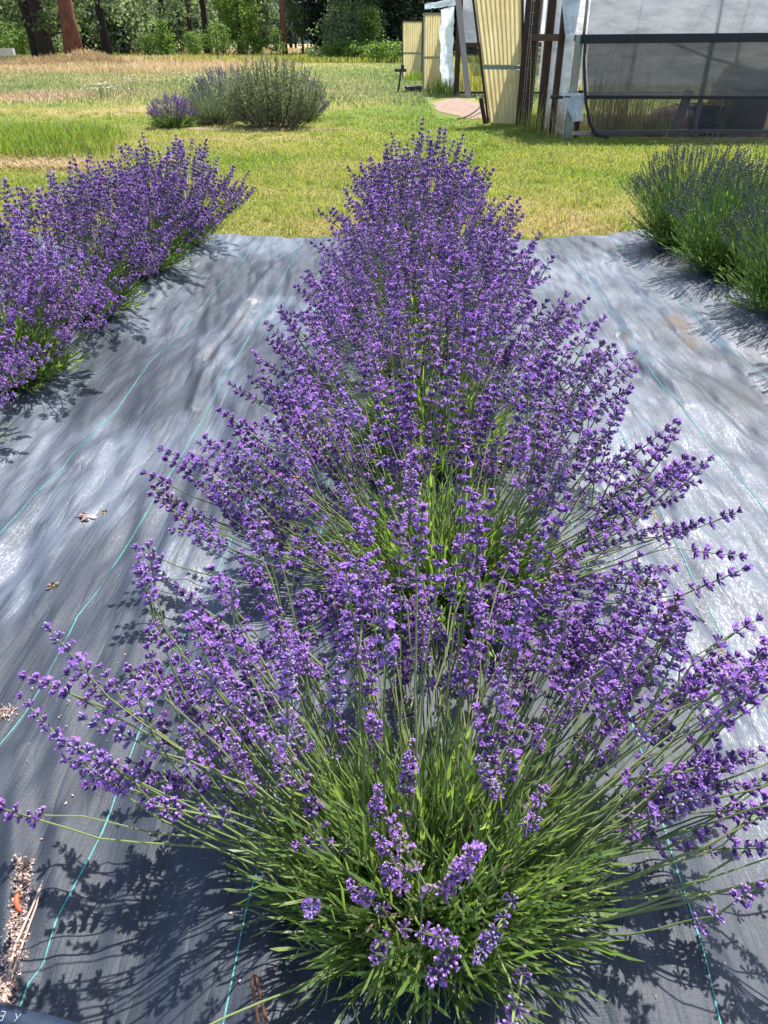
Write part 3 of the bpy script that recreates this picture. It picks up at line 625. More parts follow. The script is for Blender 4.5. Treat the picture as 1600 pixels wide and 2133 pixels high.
# ------------------------------------------------------------------ grass
def blades(name, n, sampler, h, w, mat, label=None, lean=.5, zb=0.0, hz=None, vz=None):
    x, y = sampler(n); n = len(x); hh = h*U(.5, 1.25, n)
    if hz is not None: hh = hh*hz(x, y)
    z = gz(x, y); ph = U(0, 6.283, n); ln = lean*U(.2, 1.2, n)*hh
    rt = np.stack([-np.sin(ph), np.cos(ph), ph*0], -1); ph2 = ph+U(-.9, .9, n)
    b0 = np.stack([x, y, z-.004], -1); mid_ = b0+np.stack([.35*ln*np.cos(ph2), .35*ln*np.sin(ph2), .6*hh], -1); tp = b0+np.stack([ln*np.cos(ph2), ln*np.sin(ph2), hh], -1)
    ww = (w*U(.7, 1.3, n))[:, None]
    V = np.stack([b0-rt*ww, b0+rt*ww, mid_+rt*ww*.8, mid_-rt*ww*.8, tp], 1)
    o = np.arange(n)[:, None]*5
    a = np.clip((zone(x, y) if vz is None else vz(x, y))+U(-.22, .22, n), 0, 1)
    g = Geo(); g.add(V, o+np.array([0, 1, 2, 3]), o+np.array([3, 2, 4]), a=np.repeat(a, 5))
    return tag(g.build(name, [mat]), label, kind='stuff')
def wedge(y0, y1, lo=-.80, hi=.80, p=1.4, keep=None):
    def f(n):
        u = U(0, 1, n*2); y = (y0**(1-p)+u*(y1**(1-p)-y0**(1-p)))**(1/(1-p)); x = U(lo, hi, n*2)*(y*.9+1)
        k = np.ones(n*2, bool)
        fe = np.interp(x, fx, edge); inside = (x > fx[0]) & (x < fx[-1]) & (y < fe-.02)
        k &= ~inside
        if keep is not None: k &= keep(x, y)
        return x[k][:n], y[k][:n]
    return f
notsoil = lambda x, y: ~((np.abs(x-1.15-.03*(18-y)) < .62) & (y > 15.6) & (y < 21.4))
blades('mown_grass', 190000, wedge(5.75, 13, p=1.5, keep=lambda x, y: notsoil(x, y) & (U(0, 1, len(x)) < sm(13, 8.5, y))), .034, .0028, M['grass'], 'short sunlit mown grass beyond the fabric', .9)
blades('lawn_grass', 165000, wedge(7.0, 24, p=1.5, keep=lambda x, y: notsoil(x, y) & (U(0, 1, len(x)) < sm(7, 10.5, y)*sm(24, 19, y))), .042, .0050, M['grass'], 'mown lawn around the shrubs and greenhouses', .9)
blades('meadow_grass', 90000, wedge(17, 52, p=1.6, keep=lambda x, y: notsoil(x, y) & (U(0, 1, len(x)) < sm(17, 24, y))), .10, .012, M['meadow'], 'pale far meadow grass', .7)
def edge_s(n):
    xs = rng.choice(np.concatenate([rng.normal(c, .22, 400) for c in (-.75, -.3, .75, 1.0, 1.35, -2.6, 3.2)]), n)
    return xs, np.interp(xs, fx, edge)+rng.normal(.02, .05, n)
blades('edge_tufts', 9000, edge_s, .05, .003, M['grass'], 'grass tufts lapping over the fabric edge', .8, vz=lambda x, y: zone(x, y)*.5)
def rect(x0, x1, y0, y1, dens=None):
    def f(n):
        x, y = U(x0, x1, n*2), U(y0, y1, n*2)
        k = U(0, 1, n*2) < (dens(x, y) if dens else 1); return x[k][:n], y[k][:n]
    return f
blades('tall_grass', 16000, rect(-9.5, -2.9, 9.4, 12.6, lambda x, y: sm(-3.0, -3.9, x+(y-9.5)*.30+.5*vn(y*2, x*2, 3))*sm(.30, .52, fbm(x*.9, y*.9, 3, 71)+.08)), .20, .0045, M['grass'], 'taller bright green grass left of the shrubs', .55, vz=lambda x, y: .02+.18*vn(x*2, y*2, 5))
blades('straw_thatch', 9000, rect(-7.5, -2.6, 8.9, 10.6, lambda x, y: sm(.50, .62, fbm(x*1.3, y*1.6, 3, 81)+.05)), .07, .005, M['dry'], 'bleached cut straw lying at the foot of the taller grass', 2.6, vz=lambda x, y: .55+0*x)
blades('dry_roadside_grass', 26000, rect(-45, -4, 35.5, 54, lambda x, y: sm(-5, -13, x)*sm(35, 38, y)*sm(.34, .55, fbm(x*.3, y*.4, 3, 91)+.10)), .34, .022, M['dry'], 'tall dry tan grass along the foot of the trees', .6, hz=lambda x, y: .35+1.3*fbm(x*.3, y*.3, 2, 92), vz=lambda x, y: .5+.5*vn(x*.6, y*.6, 6))
blades('verge_grass', 24000, rect(-26, 9, 50, 62), .32, .03, M['grass'], 'yellow-green verge grass around the pole and young trees', .6, vz=lambda x, y: .25+.4*vn(x*.5, y*.5, 7))
blades('hay_field', 14000, rect(-32, 6, 68, 105), .4, .05, M['dry'], 'far pale hay field behind the pole', .5, vz=lambda x, y: .8+0*x)
# dry brush mounds at the foot of the red pine
for i, (q, w, h, lab) in enumerate((((182,140), 1.6, .62, 'large heap of dry tan brush right of the red pine trunk'), ((62,142), 1.6, .32, 'low heap of dry tan brush left of the dark trunks'), ((112,140), 1.3, .35, 'low heap of dry brush between dark trunks and red pine'), ((212,142), 1.4, .40, 'greyish heap of dry brush right of the large tan heap'))):
    c = gpt(*q); n = 2600; x, y = rng.normal(0, w*.45, n), rng.normal(0, w*.4, n); top = h*np.exp(-(x/w)**2-(y/w)**2)
    g = Geo(); z = U(0, 1, n)*top; d = rnd_dirs(n); d[:, 2] = np.abs(d[:, 2])+.3; L = U(.15, .4, n)
    g.many(LT[2], frames(d, U(0, 6, n)), np.stack([x, y, z], -1), np.stack([L*.07, L, L], -1), a=U(0, .9, n)-(.25 if i == 3 else 0)); o = g.build('dry_brush', [M['dry']]); o.location = c
    tag(o, lab, 'dry brush', 'heaps of dry brush under the trees')

_cx = rng.normal(0, 1, (900, 2)); _cy = U(5.8, 17, 900)**1.0; _cx = U(-.6, .6, 900)*(_cy*.9+1); _ch = U(0, 1, 900)
def tuft_s(n):
    i = rng.integers(0, 900, n); x = _cx[i]+rng.normal(0, .07, n)*(.5+_ch[i]); y = _cy[i]+rng.normal(0, .06, n)*(.5+_ch[i])
    k = (y > np.interp(x, fx, edge)+.01) & notsoil(x, y); return x[k], y[k]
blades('lawn_tufts', 32000, tuft_s, .062, .0034, M['grass'], 'uneven clumps and weeds growing taller in the mown lawn', .8, hz=lambda x, y: .5+1.0*vn(x*3, y*3, 14), vz=lambda x, y: .02+.75*vn(x*2.7, y*2.7, 15)**1.5)
blades('lawn_straw', 5000, wedge(5.8, 16, p=1.5), .012, .0022, M['dry'], 'loose dead straw lying in the lawn', 6.0, vz=lambda x, y: .7+0*x)
# bare soil and paths
def patch(name, cx, cy, sx, sy, mat, seed, dz=.006):
    th = np.linspace(0, 2*math.pi, 61)[:-1]; r = 1+.45*(fbm(np.cos(th)*1.6+seed, np.sin(th)*1.6, 3, seed)-.45)*2
    g = Geo(); rings = []
    for f in np.linspace(0.02, 1, 14):
        x = cx+sx*r*f*np.cos(th); y = cy+sy*r*f*np.sin(th); z = gz(x, y)+dz+.05*(1-f**2)*fbm(x*3, y*3, 3, seed)*(f < .99); rings.append(np.stack([x, y, z], -1))
    rg = np.array(rings); rg = np.concatenate([rg, rg[:, :1]], 1); g.sheet(rg, a=.5); return tag(g.build(name, [mat], smooth=True), kind='structure')
Y0_ = G(1187, 288)[1]
patch('bare_soil_path', 1.22, 18.2, .62, 3.0, M['soil'], 3)
patch('bare_soil_strip', -2.6, 13.62, 1.7, .22, M['soil'], 5)
g = Geo(); rx = np.linspace(-60, -14, 60); g.sheet(np.stack([np.stack([rx, 64+0*rx, gz(rx, 64+0*rx)+.03], -1), np.stack([rx, 68+0*rx, gz(rx, 68+0*rx)+.05], -1)]), a=.5)
tag(g.build('road', [M['road']]), kind='structure')
patch('bare_soil_floor', 7.2, Y0_+2.1, 5.4, 2.6, M['soil'], 9)
r = thing('roadside_barrier', (-34, 59, float(gz(-34., 59.))), 'low pale concrete roadside barrier at the left edge below the trees', 'barrier')
g = Geo(); g.box((-9, -.15, 0), (7.0, .15, .62)); g.build('rail_wall', [M['concrete']], r)
for x in np.arange(-8, 7, 3.0):
    g = Geo(); g.box((x-.1, -.24, 0), (x+.1, -.153, .58)); g.build('support_block', [M['wood_grey']], r)

# ------------------------------------------------------------------ trees
def crown(shape, H0, H1, W, ncl, per, size, flat=.6, wob=.45):
    """leaf clumps spread through a crown volume"""
    t = U(0, 1, ncl)
    if shape == 'cone': z = H0+(H1-H0)*t**1.25; rad = W*(1-(z-H0)/(H1-H0))**.8*U(.35, 1.05, ncl)**.6
    elif shape == 'column': z = H0+(H1-H0)*t; rad = W*np.sin(np.clip((z-H0)/(H1-H0), .06, .97)*math.pi)**.45*U(.3, 1.05, ncl)**.6
    else:
        z = H0+(H1-H0)*t; rad = W*np.sqrt(np.clip(1-((z-(H0+H1)/2)/((H1-H0)/2))**2, .02, 1))*U(.2, 1.05, ncl)**.5
    ph = U(0, 6.283, ncl); rad = rad*(1+wob*2*(vn(ph*1.3+5, z*.6, int(W*7))-.5))
    c = np.stack([rad*np.cos(ph), rad*np.sin(ph), z], -1)
    i = np.repeat(np.arange(ncl), per); n = len(i); cs = U(.6, 1.3, ncl)
    p = c[i]+rng.normal(0, 1, (n, 3))*np.array([1, 1, flat])*(size*1.5*cs[i])[:, None]
    L = size*U(.55, 1.2, n); a = np.clip(np.repeat(U(.0, .85, ncl), per)+U(-.15, .3, n), 0, 1)
    return p, L, a, c
def tree(name, label, cat, base, Ht, tr_, shape, H0, H1, W, ncl, per, size, fmat, bmat, group=None, limbs=10, lean=(0, 0), aspect=.45, curve=.02):
    r = thing(name, base, label, cat, group)
    z = np.linspace(-.15, Ht, 9); ctr = np.stack([lean[0]*z+curve*Ht*(vn(z*.3, z*0, int(base[0]*3) % 50)-.5), lean[1]*z, z], -1)
    rad = tr_*(1-.8*(np.clip(z, 0, Ht)/Ht)); rad[0] *= 1.35; rad[1] *= 1.0
    g = Geo(); g.tubes(ctr[None], rad[None], 10, cap=True)
    p, L, a, c = crown(shape, H0, H1, W, ncl, per, size)
    if limbs:
        w = rng.choice(ncl, min(limbs, ncl), False); e = c[w]*np.array([.9, .9, 1]); zz = np.clip(e[:, 2]-.25*np.hypot(e[:, 0], e[:, 1]), .3, Ht*.97)
        s0 = np.stack([np.interp(zz, z, ctr[:, 0]), np.interp(zz, z, ctr[:, 1]), zz], -1); m_ = (s0+e)/2+np.array([0, 0, .1])
        g.tubes(bez(s0, m_, e, 5), np.linspace(.25, .08, 5)[None]*tr_, 4)
    g.build('trunk', [bmat], r, smooth=True)
    g = Geo(); n = len(L); g.many(LT[2], frames(rnd_dirs(n)+np.array([0, 0, .25]), U(0, 6.28, n)), p+np.stack([np.interp(p[:, 2], z, ctr[:, 0]), np.interp(p[:, 2], z, ctr[:, 1]), 0*L], -1), np.stack([L*aspect, L, L], -1), a=a)
    g.build('crown', [fmat], r); return r
GT = 'trees along the far edge of the meadow'
def tp(x, Y):  # tree base under photo column x at distance Y (column taken just above the ground line)
    q = P(x, 118, Y); return (q[0], q[1], float(gz(q[0], q[1])))
tree('pine_tree', 'thick red-barked pine trunk at the left, widest trunk in the picture', 'pine tree', tp(157, 50), 19, .46, 'cone', 8, 20, 3.0, 120, 22, .30, M['f_pine'], M['bark_red'], GT, 10, (0, 0), .45, .004)
tree('pine_tree', 'dark pine trunk just left of the red pine, leaning slightly right', 'pine tree', tp(98, 52), 17, .42, 'cone', 3.4, 18, 2.6, 130, 22, .28, M['f_pine'], M['bark_dark'], GT, 14, (-.02, 0))
tree('pine_tree', 'darkest left pine with drooping boughs near the left edge', 'pine tree', tp(84, 53), 17, .36, 'cone', 1.7, 16, 3.4, 260, 26, .26, M['f_pine'], M['bark_dark'], GT, 16, (-.09, 0))
tree('pine_tree', 'slim dark trunk right of the red pine', 'pine tree', tp(222, 58), 16, .27, 'cone', 2.2, 17, 2.2, 130, 22, .26, M['f_grey'], M['bark_dark'], GT, 14, (-.02, 0))
tree('pine_tree', 'thin pine with bare lower trunk, left one of the three thin trunks', 'pine tree', tp(352, 64), 17, .20, 'cone', 2.4, 18, 2.0, 110, 22, .25, M['f_grey'], M['bark_dark'], GT, 14)
tree('pine_tree', 'thin pine with bare lower trunk, middle one of the three thin trunks', 'pine tree', tp(402, 66), 17, .20, 'cone', 3.2, 18, 2.0, 100, 22, .25, M['f_grey'], M['bark_dark'], GT, 14)
tree('pine_tree', 'thin pine beside the round leafy tree, right one of the three thin trunks', 'pine tree', tp(434, 62), 17, .24, 'cone', 3.4, 18, 2.0, 100, 22, .25, M['f_pine'], M['bark_dark'], GT, 14)
tree('broadleaf_tree', 'round-crowned leafy green tree left of the wooden pole', 'tree', tp(503, 60), 4.2, .26, 'round', 1.15, 5.0, 1.65, 300, 34, .13, M['f_oak'], M['bark_dark'], GT, 12)
tree('conifer_tree', 'very dark dense conifer right of the wooden pole', 'conifer', tp(676, 63), 13, .35, 'column', .35, 14, 1.75, 520, 34, .22, M['f_dark'], M['bark_dark'], GT, 8)
tree('conifer_tree', 'grey-green drooping conifer between dark conifer and far door panel', 'conifer', tp(735, 56), 6.2, .16, 'cone', .15, 6.6, 2.3, 420, 32, .17, M['f_grey'], M['bark_dark'], GT, 10)
tree('conifer_tree', 'tall grey-green tree standing behind the drooping conifer', 'conifer', tp(752, 66), 13, .25, 'column', 1.2, 14, 2.0, 360, 30, .22, M['f_grey'], M['bark_dark'], GT, 8)
tree('conifer_tree', 'dark tree directly left of the far door panel', 'conifer', tp(812, 58), 11, .25, 'column', .1, 12, 1.6, 420, 32, .2, M['f_dark'], M['bark_dark'], GT, 8)
tree('conifer_tree', 'dark tree rising behind the second greenhouse', 'conifer', tp(905, 62), 11, .25, 'column', .2, 12, 2.4, 420, 32, .22, M['f_dark'], M['bark_dark'], GT, 8)
tree('conifer_tree', 'dark tree rising behind the leaning plank', 'conifer', tp(985, 60), 11, .25, 'column', .2, 12, 2.4, 420, 32, .22, M['f_dark'], M['bark_dark'], GT, 8)
tree('broadleaf_tree', 'leafy tree right beside the wooden pole, thin trunk in the hay field', 'tree', tp(632, 70), 6, .10, 'round', 1.5, 7, 1.6, 260, 30, .17, M['f_far'], M['bark_dark'], GT, 8)
tree('broadleaf_tree', 'grey-green tree just right of the round leafy tree', 'tree', tp(545, 74), 6, .14, 'round', .6, 5.5, 1.5, 240, 30, .18, M['f_grey'], M['bark_dark'], GT, 8)
GS = 'young trees and bushes along the verge'
tree('young_pine', 'bushy young pine below the round leafy tree, left side', 'young pine', tp(455, 55), 1.9, .05, 'round', .5, 2.0, .7, 60, 26, .10, M['f_bright'], M['bark_dark'], GS, 8)
tree('young_pine', 'very small pine just left of the wooden pole', 'young pine', tp(578, 56), 1.2, .04, 'cone', .5, 1.7, .5, 60, 24, .09, M['f_bright'], M['bark_dark'], GS, 6)
tree('leafy_bush', 'bright green bush left of the spiky young pine', 'bush', tp(322, 57), 1.0, .05, 'round', .1, 1.4, .95, 60, 24, .11, M['f_bright'], M['bark_dark'], GS, 6)
tree('young_pine', 'spiky bright young pine under the left thin trunk', 'young pine', tp(348, 55), 1.7, .06, 'cone', .3, 2.1, .75, 60, 22, .13, M['f_bright'], M['bark_dark'], GS, 8)
tree('young_pine', 'pale young pine under the middle thin trunk', 'young pine', tp(405, 56), 1.4, .05, 'round', .3, 1.5, .6, 45, 24, .11, M['f_bright'], M['bark_dark'], GS, 6)
tree('leafy_bush', 'dull green bush right below the round leafy tree', 'bush', tp(528, 57), .9, .05, 'round', .1, 1.35, .7, 80, 26, .11, M['f_oak'], M['bark_dark'], GS, 6)
tree('leafy_bush', 'light green bush above the concrete barrier at the left edge', 'bush', tp(35, 62), 1.2, .06, 'round', .3, 2.0, 1.9, 150, 28, .15, M['f_bright'], M['bark_dark'], GS, 6)
tree('young_tree', 'yellow-green sapling in front of the dark tree left of the door panels', 'young tree', tp(768, 54), 1.9, .06, 'column', .3, 2.6, .6, 110, 26, .13, M['f_bright'], M['bark_dark'], GS, 6)
tree('leafy_bush', 'low green bush at the foot of the grey-green drooping conifer', 'bush', tp(715, 53), .7, .05, 'round', .05, 1.0, 1.1, 110, 26, .13, M['f_oak'], M['bark_dark'], GS, 6)
tree('leafy_bush', 'low dark green bush left of the small black stand', 'bush', tp(798, 52), .7, .05, 'round', .02, .9, 1.6, 130, 26, .13, M['f_oak'], M['bark_dark'], GS, 6)
# the woods behind read as one mass
def woods(name, label, n, y0, y1, x0, x1, h0, h1, fm, gap=None):
    g = Geo(); gt = Geo()
    for _ in range(n):
        for _k in range(50):
            x, y = U(x0, x1), U(y0, y1)
            if gap is None or not gap(x, y): break
        h = U(h0, h1); sh = rng.choice(['cone', 'column', 'round']); p, L, a, c = crown(sh, U(.2, 1.2), h, U(1.4, 2.6), 70, 16, .30)
        m = len(L); g.many(LT[2], frames(rnd_dirs(m), U(0, 6, m)), p+np.array([x, y, float(gz(x, y))]), np.stack([L*.5, L, L], -1), a=np.clip(a*.7+U(-.1, .3), 0, 1))
        g.tubes(np.array([[(x, y, 0), (x, y, h*.9)]]), np.array([[U(.12, .25), .04]]), 5, m=1)
    return tag(g.build(name, [fm, M['bark_dark']]), label, kind='stuff')
gap = lambda x, y: -.20 < (x+.0)/y < -.10
woods('far_woods', 'dense woods closing the far side of the meadow', 90, 72, 92, -62, 34, 3.5, 7.5, M['f_far'], gap)
woods('left_woods', 'grey-green trees filling the space behind the pines', 27, 64, 78, -45, -12, 3.5, 6.5, M['f_grey'], lambda x, y: -.19 < x/y < -.08)
woods('farthest_woods', 'dark woods beyond the hay field', 40, 108, 122, -60, 40, 8, 16, M['f_dark'])
g = Geo(); hx = np.linspace(-420, 420, 60); hy = np.linspace(260, 520, 24); HX, HY = np.meshgrid(hx, hy)
HZ = 90*sm(260, 480, HY)*(.6+.8*fbm(HX*.008, HY*.008, 4, 3)); g.sheet(np.stack([HX, HY, HZ-.5], -1), a=.5)
m, nt, out = new_mat('hill_forest'); nn = noise(nt, .15, 5, .7); nt.links.new(principled(nt, ramp(nt, nn, [(.35, (.012,.026,.026)), (.65, (.035,.06,.055))]), .9, .1, normal=bump(nt, nn, 1, 3)), out.inputs[0]); M['hill'] = m
tag(g.build('forested_hill', [M['hill']], smooth=True), kind='structure')

# utility pole
pb = tp(594, 58); r = thing('utility_pole', pb, 'reddish-brown wooden utility pole standing at the meadow edge', 'utility pole')
g = Geo(); g.tubes(np.array([[(0, 0, -.2), (0, 0, 3), (0, 0, 9.5)]]), np.array([[.21, .19, .13]]), 12); g.build('shaft', [M['pole']], r, smooth=True)
g = Geo(); g.box((-1.1, -.21, 8.7), (1.1, -.1, 8.85)); g.build('crossarm', [M['pole']], r)

# ------------------------------------------------------------------ greenhouses
def corrugated(p00, p10, p11, p01, pitch=.066, amp=.011, nz=14):
    """sheet between four corners (bottom-left, bottom-right, top-right, top-left) with vertical corrugation"""
    p00, p10, p11, p01 = map(np.array, (p00, p10, p11, p01)); w = np.linalg.norm(p10-p00)
    nx = int(w/pitch*8)+1; u = np.linspace(0, 1, nx); v = np.linspace(0, 1, nz); UU, VV = np.meshgrid(u, v)
    g_ = (1-VV)[..., None]*((1-UU)[..., None]*p00+UU[..., None]*p10)+VV[..., None]*((1-UU)[..., None]*p01+UU[..., None]*p11)
    nrm = np.cross(p10-p00, p01-p00); nrm /= np.linalg.norm(nrm)
    return g_+nrm*(amp*np.cos(UU*w/pitch*2*math.pi))[..., None]
def wavy(p00, p10, p11, p01, nx=40, nz=30, amp=.03, seed=0, fx_=3, fz_=3, sag=0.0):
    p00, p10, p11, p01 = map(np.array, (p00, p10, p11, p01)); u = np.linspace(0, 1, nx); v = np.linspace(0, 1, nz); UU, VV = np.meshgrid(u, v)
    g_ = (1-VV)[..., None]*((1-UU)[..., None]*p00+UU[..., None]*p10)+VV[..., None]*((1-UU)[..., None]*p01+UU[..., None]*p11)
    nrm = np.cross(p10-p00, p01-p00); nrm /= np.linalg.norm(nrm)
    n_ = fbm(UU*fx_+VV*1.2, VV*fz_, 4, seed)-.45; n2 = np.abs(fbm(UU*fx_*2.2+VV*3, VV*fz_*1.3-UU*2, 3, seed+5)-.45)
    return g_+nrm*(amp*(n_+1.2*n2))[..., None]-np.array([0, 0, 1])*sag*(np.sin(UU*math.pi)*VV)[..., None]
def door(parent, c00, c10, c11, c01, fmat):
    """swung-open door: two corrugated sheets, cross rail and side stiles (corners bl, br, tr, tl in parent space)"""
    c00, c10, c11, c01 = map(np.array, (c00, c10, c11, c01))
    o = bpy.data.objects.new('door', None); COL.objects.link(o); o.parent = parent
    mid0, mid1 = c00*.42+c01*.58, c10*.42+c11*.58
    mid0, mid1 = c00*.56+c01*.44, c10*.56+c11*.44; e = np.array([0, 0, .035])
    g = Geo(); g.sheet(corrugated(c00, c10, mid1-e, mid0-e)); g.build('lower_panel', [M['corr']], o, smooth=True)
    g = Geo(); g.sheet(corrugated(mid0+e, mid1+e, c11, c01)); g.build('upper_panel', [M['corr']], o, smooth=True)
    f = np.array([0, -.02, 0])
    g = Geo(); g.bar(mid0+f, mid1+f, .05, .03); g.build('cross_rail', [M['steel']], o)
    for a_, b_, s_ in ((c00, c01, -1), (c10, c11, 1)):
        g = Geo(); d = np.array([.022*s_, .01, 0]); g.bar(a_+d, b_+d, .035, .05); g.build('stile', [fmat], o)
    g = Geo(); g.bar(c01+np.array([0, 0, .02]), c11+np.array([0, 0, .02]), .035, .05); g.build('top_rail', [fmat], o)
    return o
# --- near greenhouse: long side faces the lavender, open end faces left
A0 = G(1187, 288); Y0 = A0[1]; O = np.array([A0[0], Y0, 0.])
def L_(p): return np.asarray(p)-O
gh = thing('greenhouse', tuple(O), 'nearest greenhouse with grey plastic film above and dark see-through net along its side', 'greenhouse', 'film greenhouses beyond the lawn')
LEN = 9.0; HIP = P(1195, 78, Y0)[2]; hw = 2.15; RISE = 1.75
def arch(x, t):  # t 0..1 over the roof from the near hip to the far hip
    an = math.pi*(1-t); return np.array([x, hw+hw*math.cos(an), HIP+RISE*math.sin(an)**.8])
def part(g, name, mat, smooth=False, parent=gh): return g.build(name, [mat], parent, smooth)
# roof film
ts = np.linspace(0, 1, 60); xs = np.linspace(.06, LEN, 120); XA, TA = np.meshgrid(xs, ts)
an = math.pi*(1-TA); rip = .09*(fbm(XA*1.2+TA*5, TA*16, 4, 6)-.45)+.12*np.abs(fbm(XA*1.6-TA*10, TA*16+XA*.9, 3, 8)-.45)
roof = np.stack([XA, hw+(hw+rip)*np.cos(an), HIP+.03+(RISE+rip)*np.sin(an)**.8], -1)
g = Geo(); g.sheet(roof); part(g, 'roof_film', M['film'], True)
g = Geo(); g.bar((-.02, -.02, HIP-.02), (LEN, -.02, HIP+.05), .11, .05); part(g, 'hip_board', M['net_edge'])
g = Geo(); g.bar((-.02, 2*hw, HIP), (LEN, 2*hw, HIP), .10, .05); part(g, 'far_hip_board', M['wood_brown'])
g = Geo(); g.bar((0, -.02, .07), (2.0, -.01, .10), .05, .05); g.bar((2.0, -.01, .10), (LEN, 0, .05), .05, .05); part(g, 'base_board', M['wood_grey'])
for x in (0.0, 1.86, 3.8, 5.7, 7.6):
    g = Geo()
    if x == 0: g.bar((-.03, .02, -.1), (-.03, .02, HIP+.03), .10, .08)
    else: g.tubes(np.array([[(x, .10, -.1), (x, .10, HIP)]]), .038, 8)
    part(g, 'side_post', M['steel'])
    g = Geo(); g.tubes(np.array([[arch(max(x, .02), t)-np.array([0, -.0 if t < .5 else 0, .03]) for t in np.linspace(0, 1, 24)]]), .022, 6); part(g, 'hoop', M['steel'], True)
    g = Geo(); g.tubes(np.array([[(x, 2*hw-.06, -.1), (x, 2*hw-.06, HIP)]]), .035, 8); part(g, 'far_post', M['steel'])
g = Geo(); g.bar((.10, .10, -.1), (.10, .10, .62), .07, .05); part(g, 'short_post', M['wood_brown'])
g = Geo(); g.tubes(np.array([[(1.2, .18, HIP-.02), (1.86, .16, HIP-.24), (4.6, .16, .45)]]), .022, 6); part(g, 'brace', M['steel'])
ZP = P(1300, 202, Y0)[2]
g = Geo(); g.sheet(wavy((.12, .04, ZP), (LEN, .04, ZP), (LEN, .04, HIP-.03), (.12, .04, HIP-.03), 90, 24, .04, 14, 9, 3)); part(g, 'side_film', M['film_side'], True)
g = Geo(); g.tubes(np.array([[(-.36, -.05, ZP), (2.0, -.05, ZP), (LEN, -.05, ZP-.02)]]), .024, 8); part(g, 'roll_bar', M['black_plastic'], True)
g = Geo(); g.sheet(wavy((.30, -.09, .03), (LEN, -.09, .03), (LEN, -.06, HIP-.03), (.04, -.06, HIP-.03), 120, 40, .025, 22, 8, 3)); part(g, 'shade_net', M['net'], True)
hem = np.array([[(.03, -.085, HIP), (.05, -.09, 1.0), (.10, -.095, .7), (.16, -.10, .45), (.25, -.10, .2), (.36, -.10, .06), (.55, -.11, .02)]])
g = Geo(); g.tubes(hem, .022, 6); part(g, 'net_hem', M['net_edge'], True)
g = Geo(); g.sheet(wavy((.1, 2*hw+.03, .5), (LEN, 2*hw+.03, .5), (LEN, 2*hw+.03, HIP), (.1, 2*hw+.03, HIP), 60, 16, .03, 31, 7, 3)); part(g, 'far_side_film', M['film_side'], True)
g = Geo(); g.sheet(wavy((LEN, 0, 0), (LEN, 2*hw, 0), (LEN, 2*hw, HIP+1.2), (LEN, 0, HIP+1.2), 20, 20, .03, 33)); part(g, 'end_film', M['film'], True)
# open left end: film panels, brown posts, wire panel, torn film
D0 = L_(P(1090, 262, 14.3))
def ep(px_, py_, t):  # point of the end wall: t from the front corner to the door hinge
    Y = Y0+(14.3-Y0)*t; return L_(P(px_, py_, Y))
def vpost(name, x, t, w, z0, z1, mat, d=.09):
    b0 = ep(x, 200, t); g = Geo(); g.bar((b0[0], b0[1], z0), (b0[0], b0[1], z1), w, d); return part(g, name, mat)
vpost('end_post', 1131, .55, .115, -.1, 2.35, M['wood_brown'])
vpost('end_post', 1157, .30, .085, -.1, 2.2, M['wood_brown'])
vpost('end_post', 1094, .97, .06, -.1, 2.3, M['wood_brown'])
b1, b2 = ep(1110, 74, .75), ep(1168, 74, .2)
g = Geo(); g.bar((b1[0], b1[1], HIP), (b2[0], b2[1], HIP), .09, .05); part(g, 'cross_beam', M['wood_brown'])
q0, q1 = ep(1112, 100, .78), ep(1180, 100, .08)
g = Geo(); g.sheet(wavy((q0[0]+.16, q0[1]+.05, .06), (q1[0]+.12, q1[1]+.05, .04), (q1[0]+.12, q1[1]+.05, 2.3), (q0[0]+.16, q0[1]+.05, 2.3), 30, 30, .05, 41)); part(g, 'end_wall_film', M['film_white'], True)
g = Geo(); ex = D0[0]+.04; yy = D0[1]+.03
g.sheet(wavy((ex, yy, 0), (ex+.10, yy+2.6, 0), (ex+.10, yy+2.6, 2.12), (ex, yy, 2.12), 24, 20, .03, 43)); part(g, 'rear_end_film', M['film_white'], True)
g = Geo(); w0, w1 = ep(1098, 100, .93), ep(1117, 100, .72); w0[1] -= .06; w1[1] -= .06
for z in np.arange(.1, 2.2, .15): g.tubes(np.array([[(w0[0], w0[1], z), (w1[0], w1[1], z)]]), .004, 4)
for t in np.linspace(0, 1, 5): g.tubes(np.array([[(w0[0]+(w1[0]-w0[0])*t, w0[1]+(w1[1]-w0[1])*t, 0.), (w0[0]+(w1[0]-w0[0])*t, w0[1]+(w1[1]-w0[1])*t, 2.2)]]), .004, 4)
part(g, 'wire_panel', M['steel'])
g = Geo(); g.bar((w0[0], w0[1]+.12, 0), (w0[0], w0[1]+.12, 2.2), .15, .02); part(g, 'dark_board', M['wood_brown'])
g = Geo(); g.bar((w1[0]-.02, w1[1]+.09, 0), (w1[0]-.02, w1[1]+.09, 2.2), .10, .02); part(g, 'dark_board', M['wood_brown'])
s0, s1 = ep(1150, 0, .35), ep(1192, 70, .0)
g = Geo(); g.sheet(wavy((s1[0]-.10, s1[1]-.03, HIP+.02), (s1[0]+.03, s1[1]-.05, HIP+.06), (s1[0]+.12, s1[1]+.1, 2.3), (s0[0], s0[1], 2.3), 20, 24, .08, 47)); part(g, 'torn_film', M['film_white'], True)
g = Geo(); x0 = -.30
g.sheet(wavy((-.22, -.06, ZP+.03), (.0, -.08, ZP-.30), (.10, -.07, ZP+.05), (-.10, -.06, ZP+.06), 14, 12, .05, 49)); g.sheet(wavy((-.02, -.075, ZP-.32), (.14, -.08, ZP-.30), (.12, -.07, ZP+.05), (.0, -.07, ZP+.05), 10, 12, .04, 50)); part(g, 'film_scrap', M['film_white'], True)
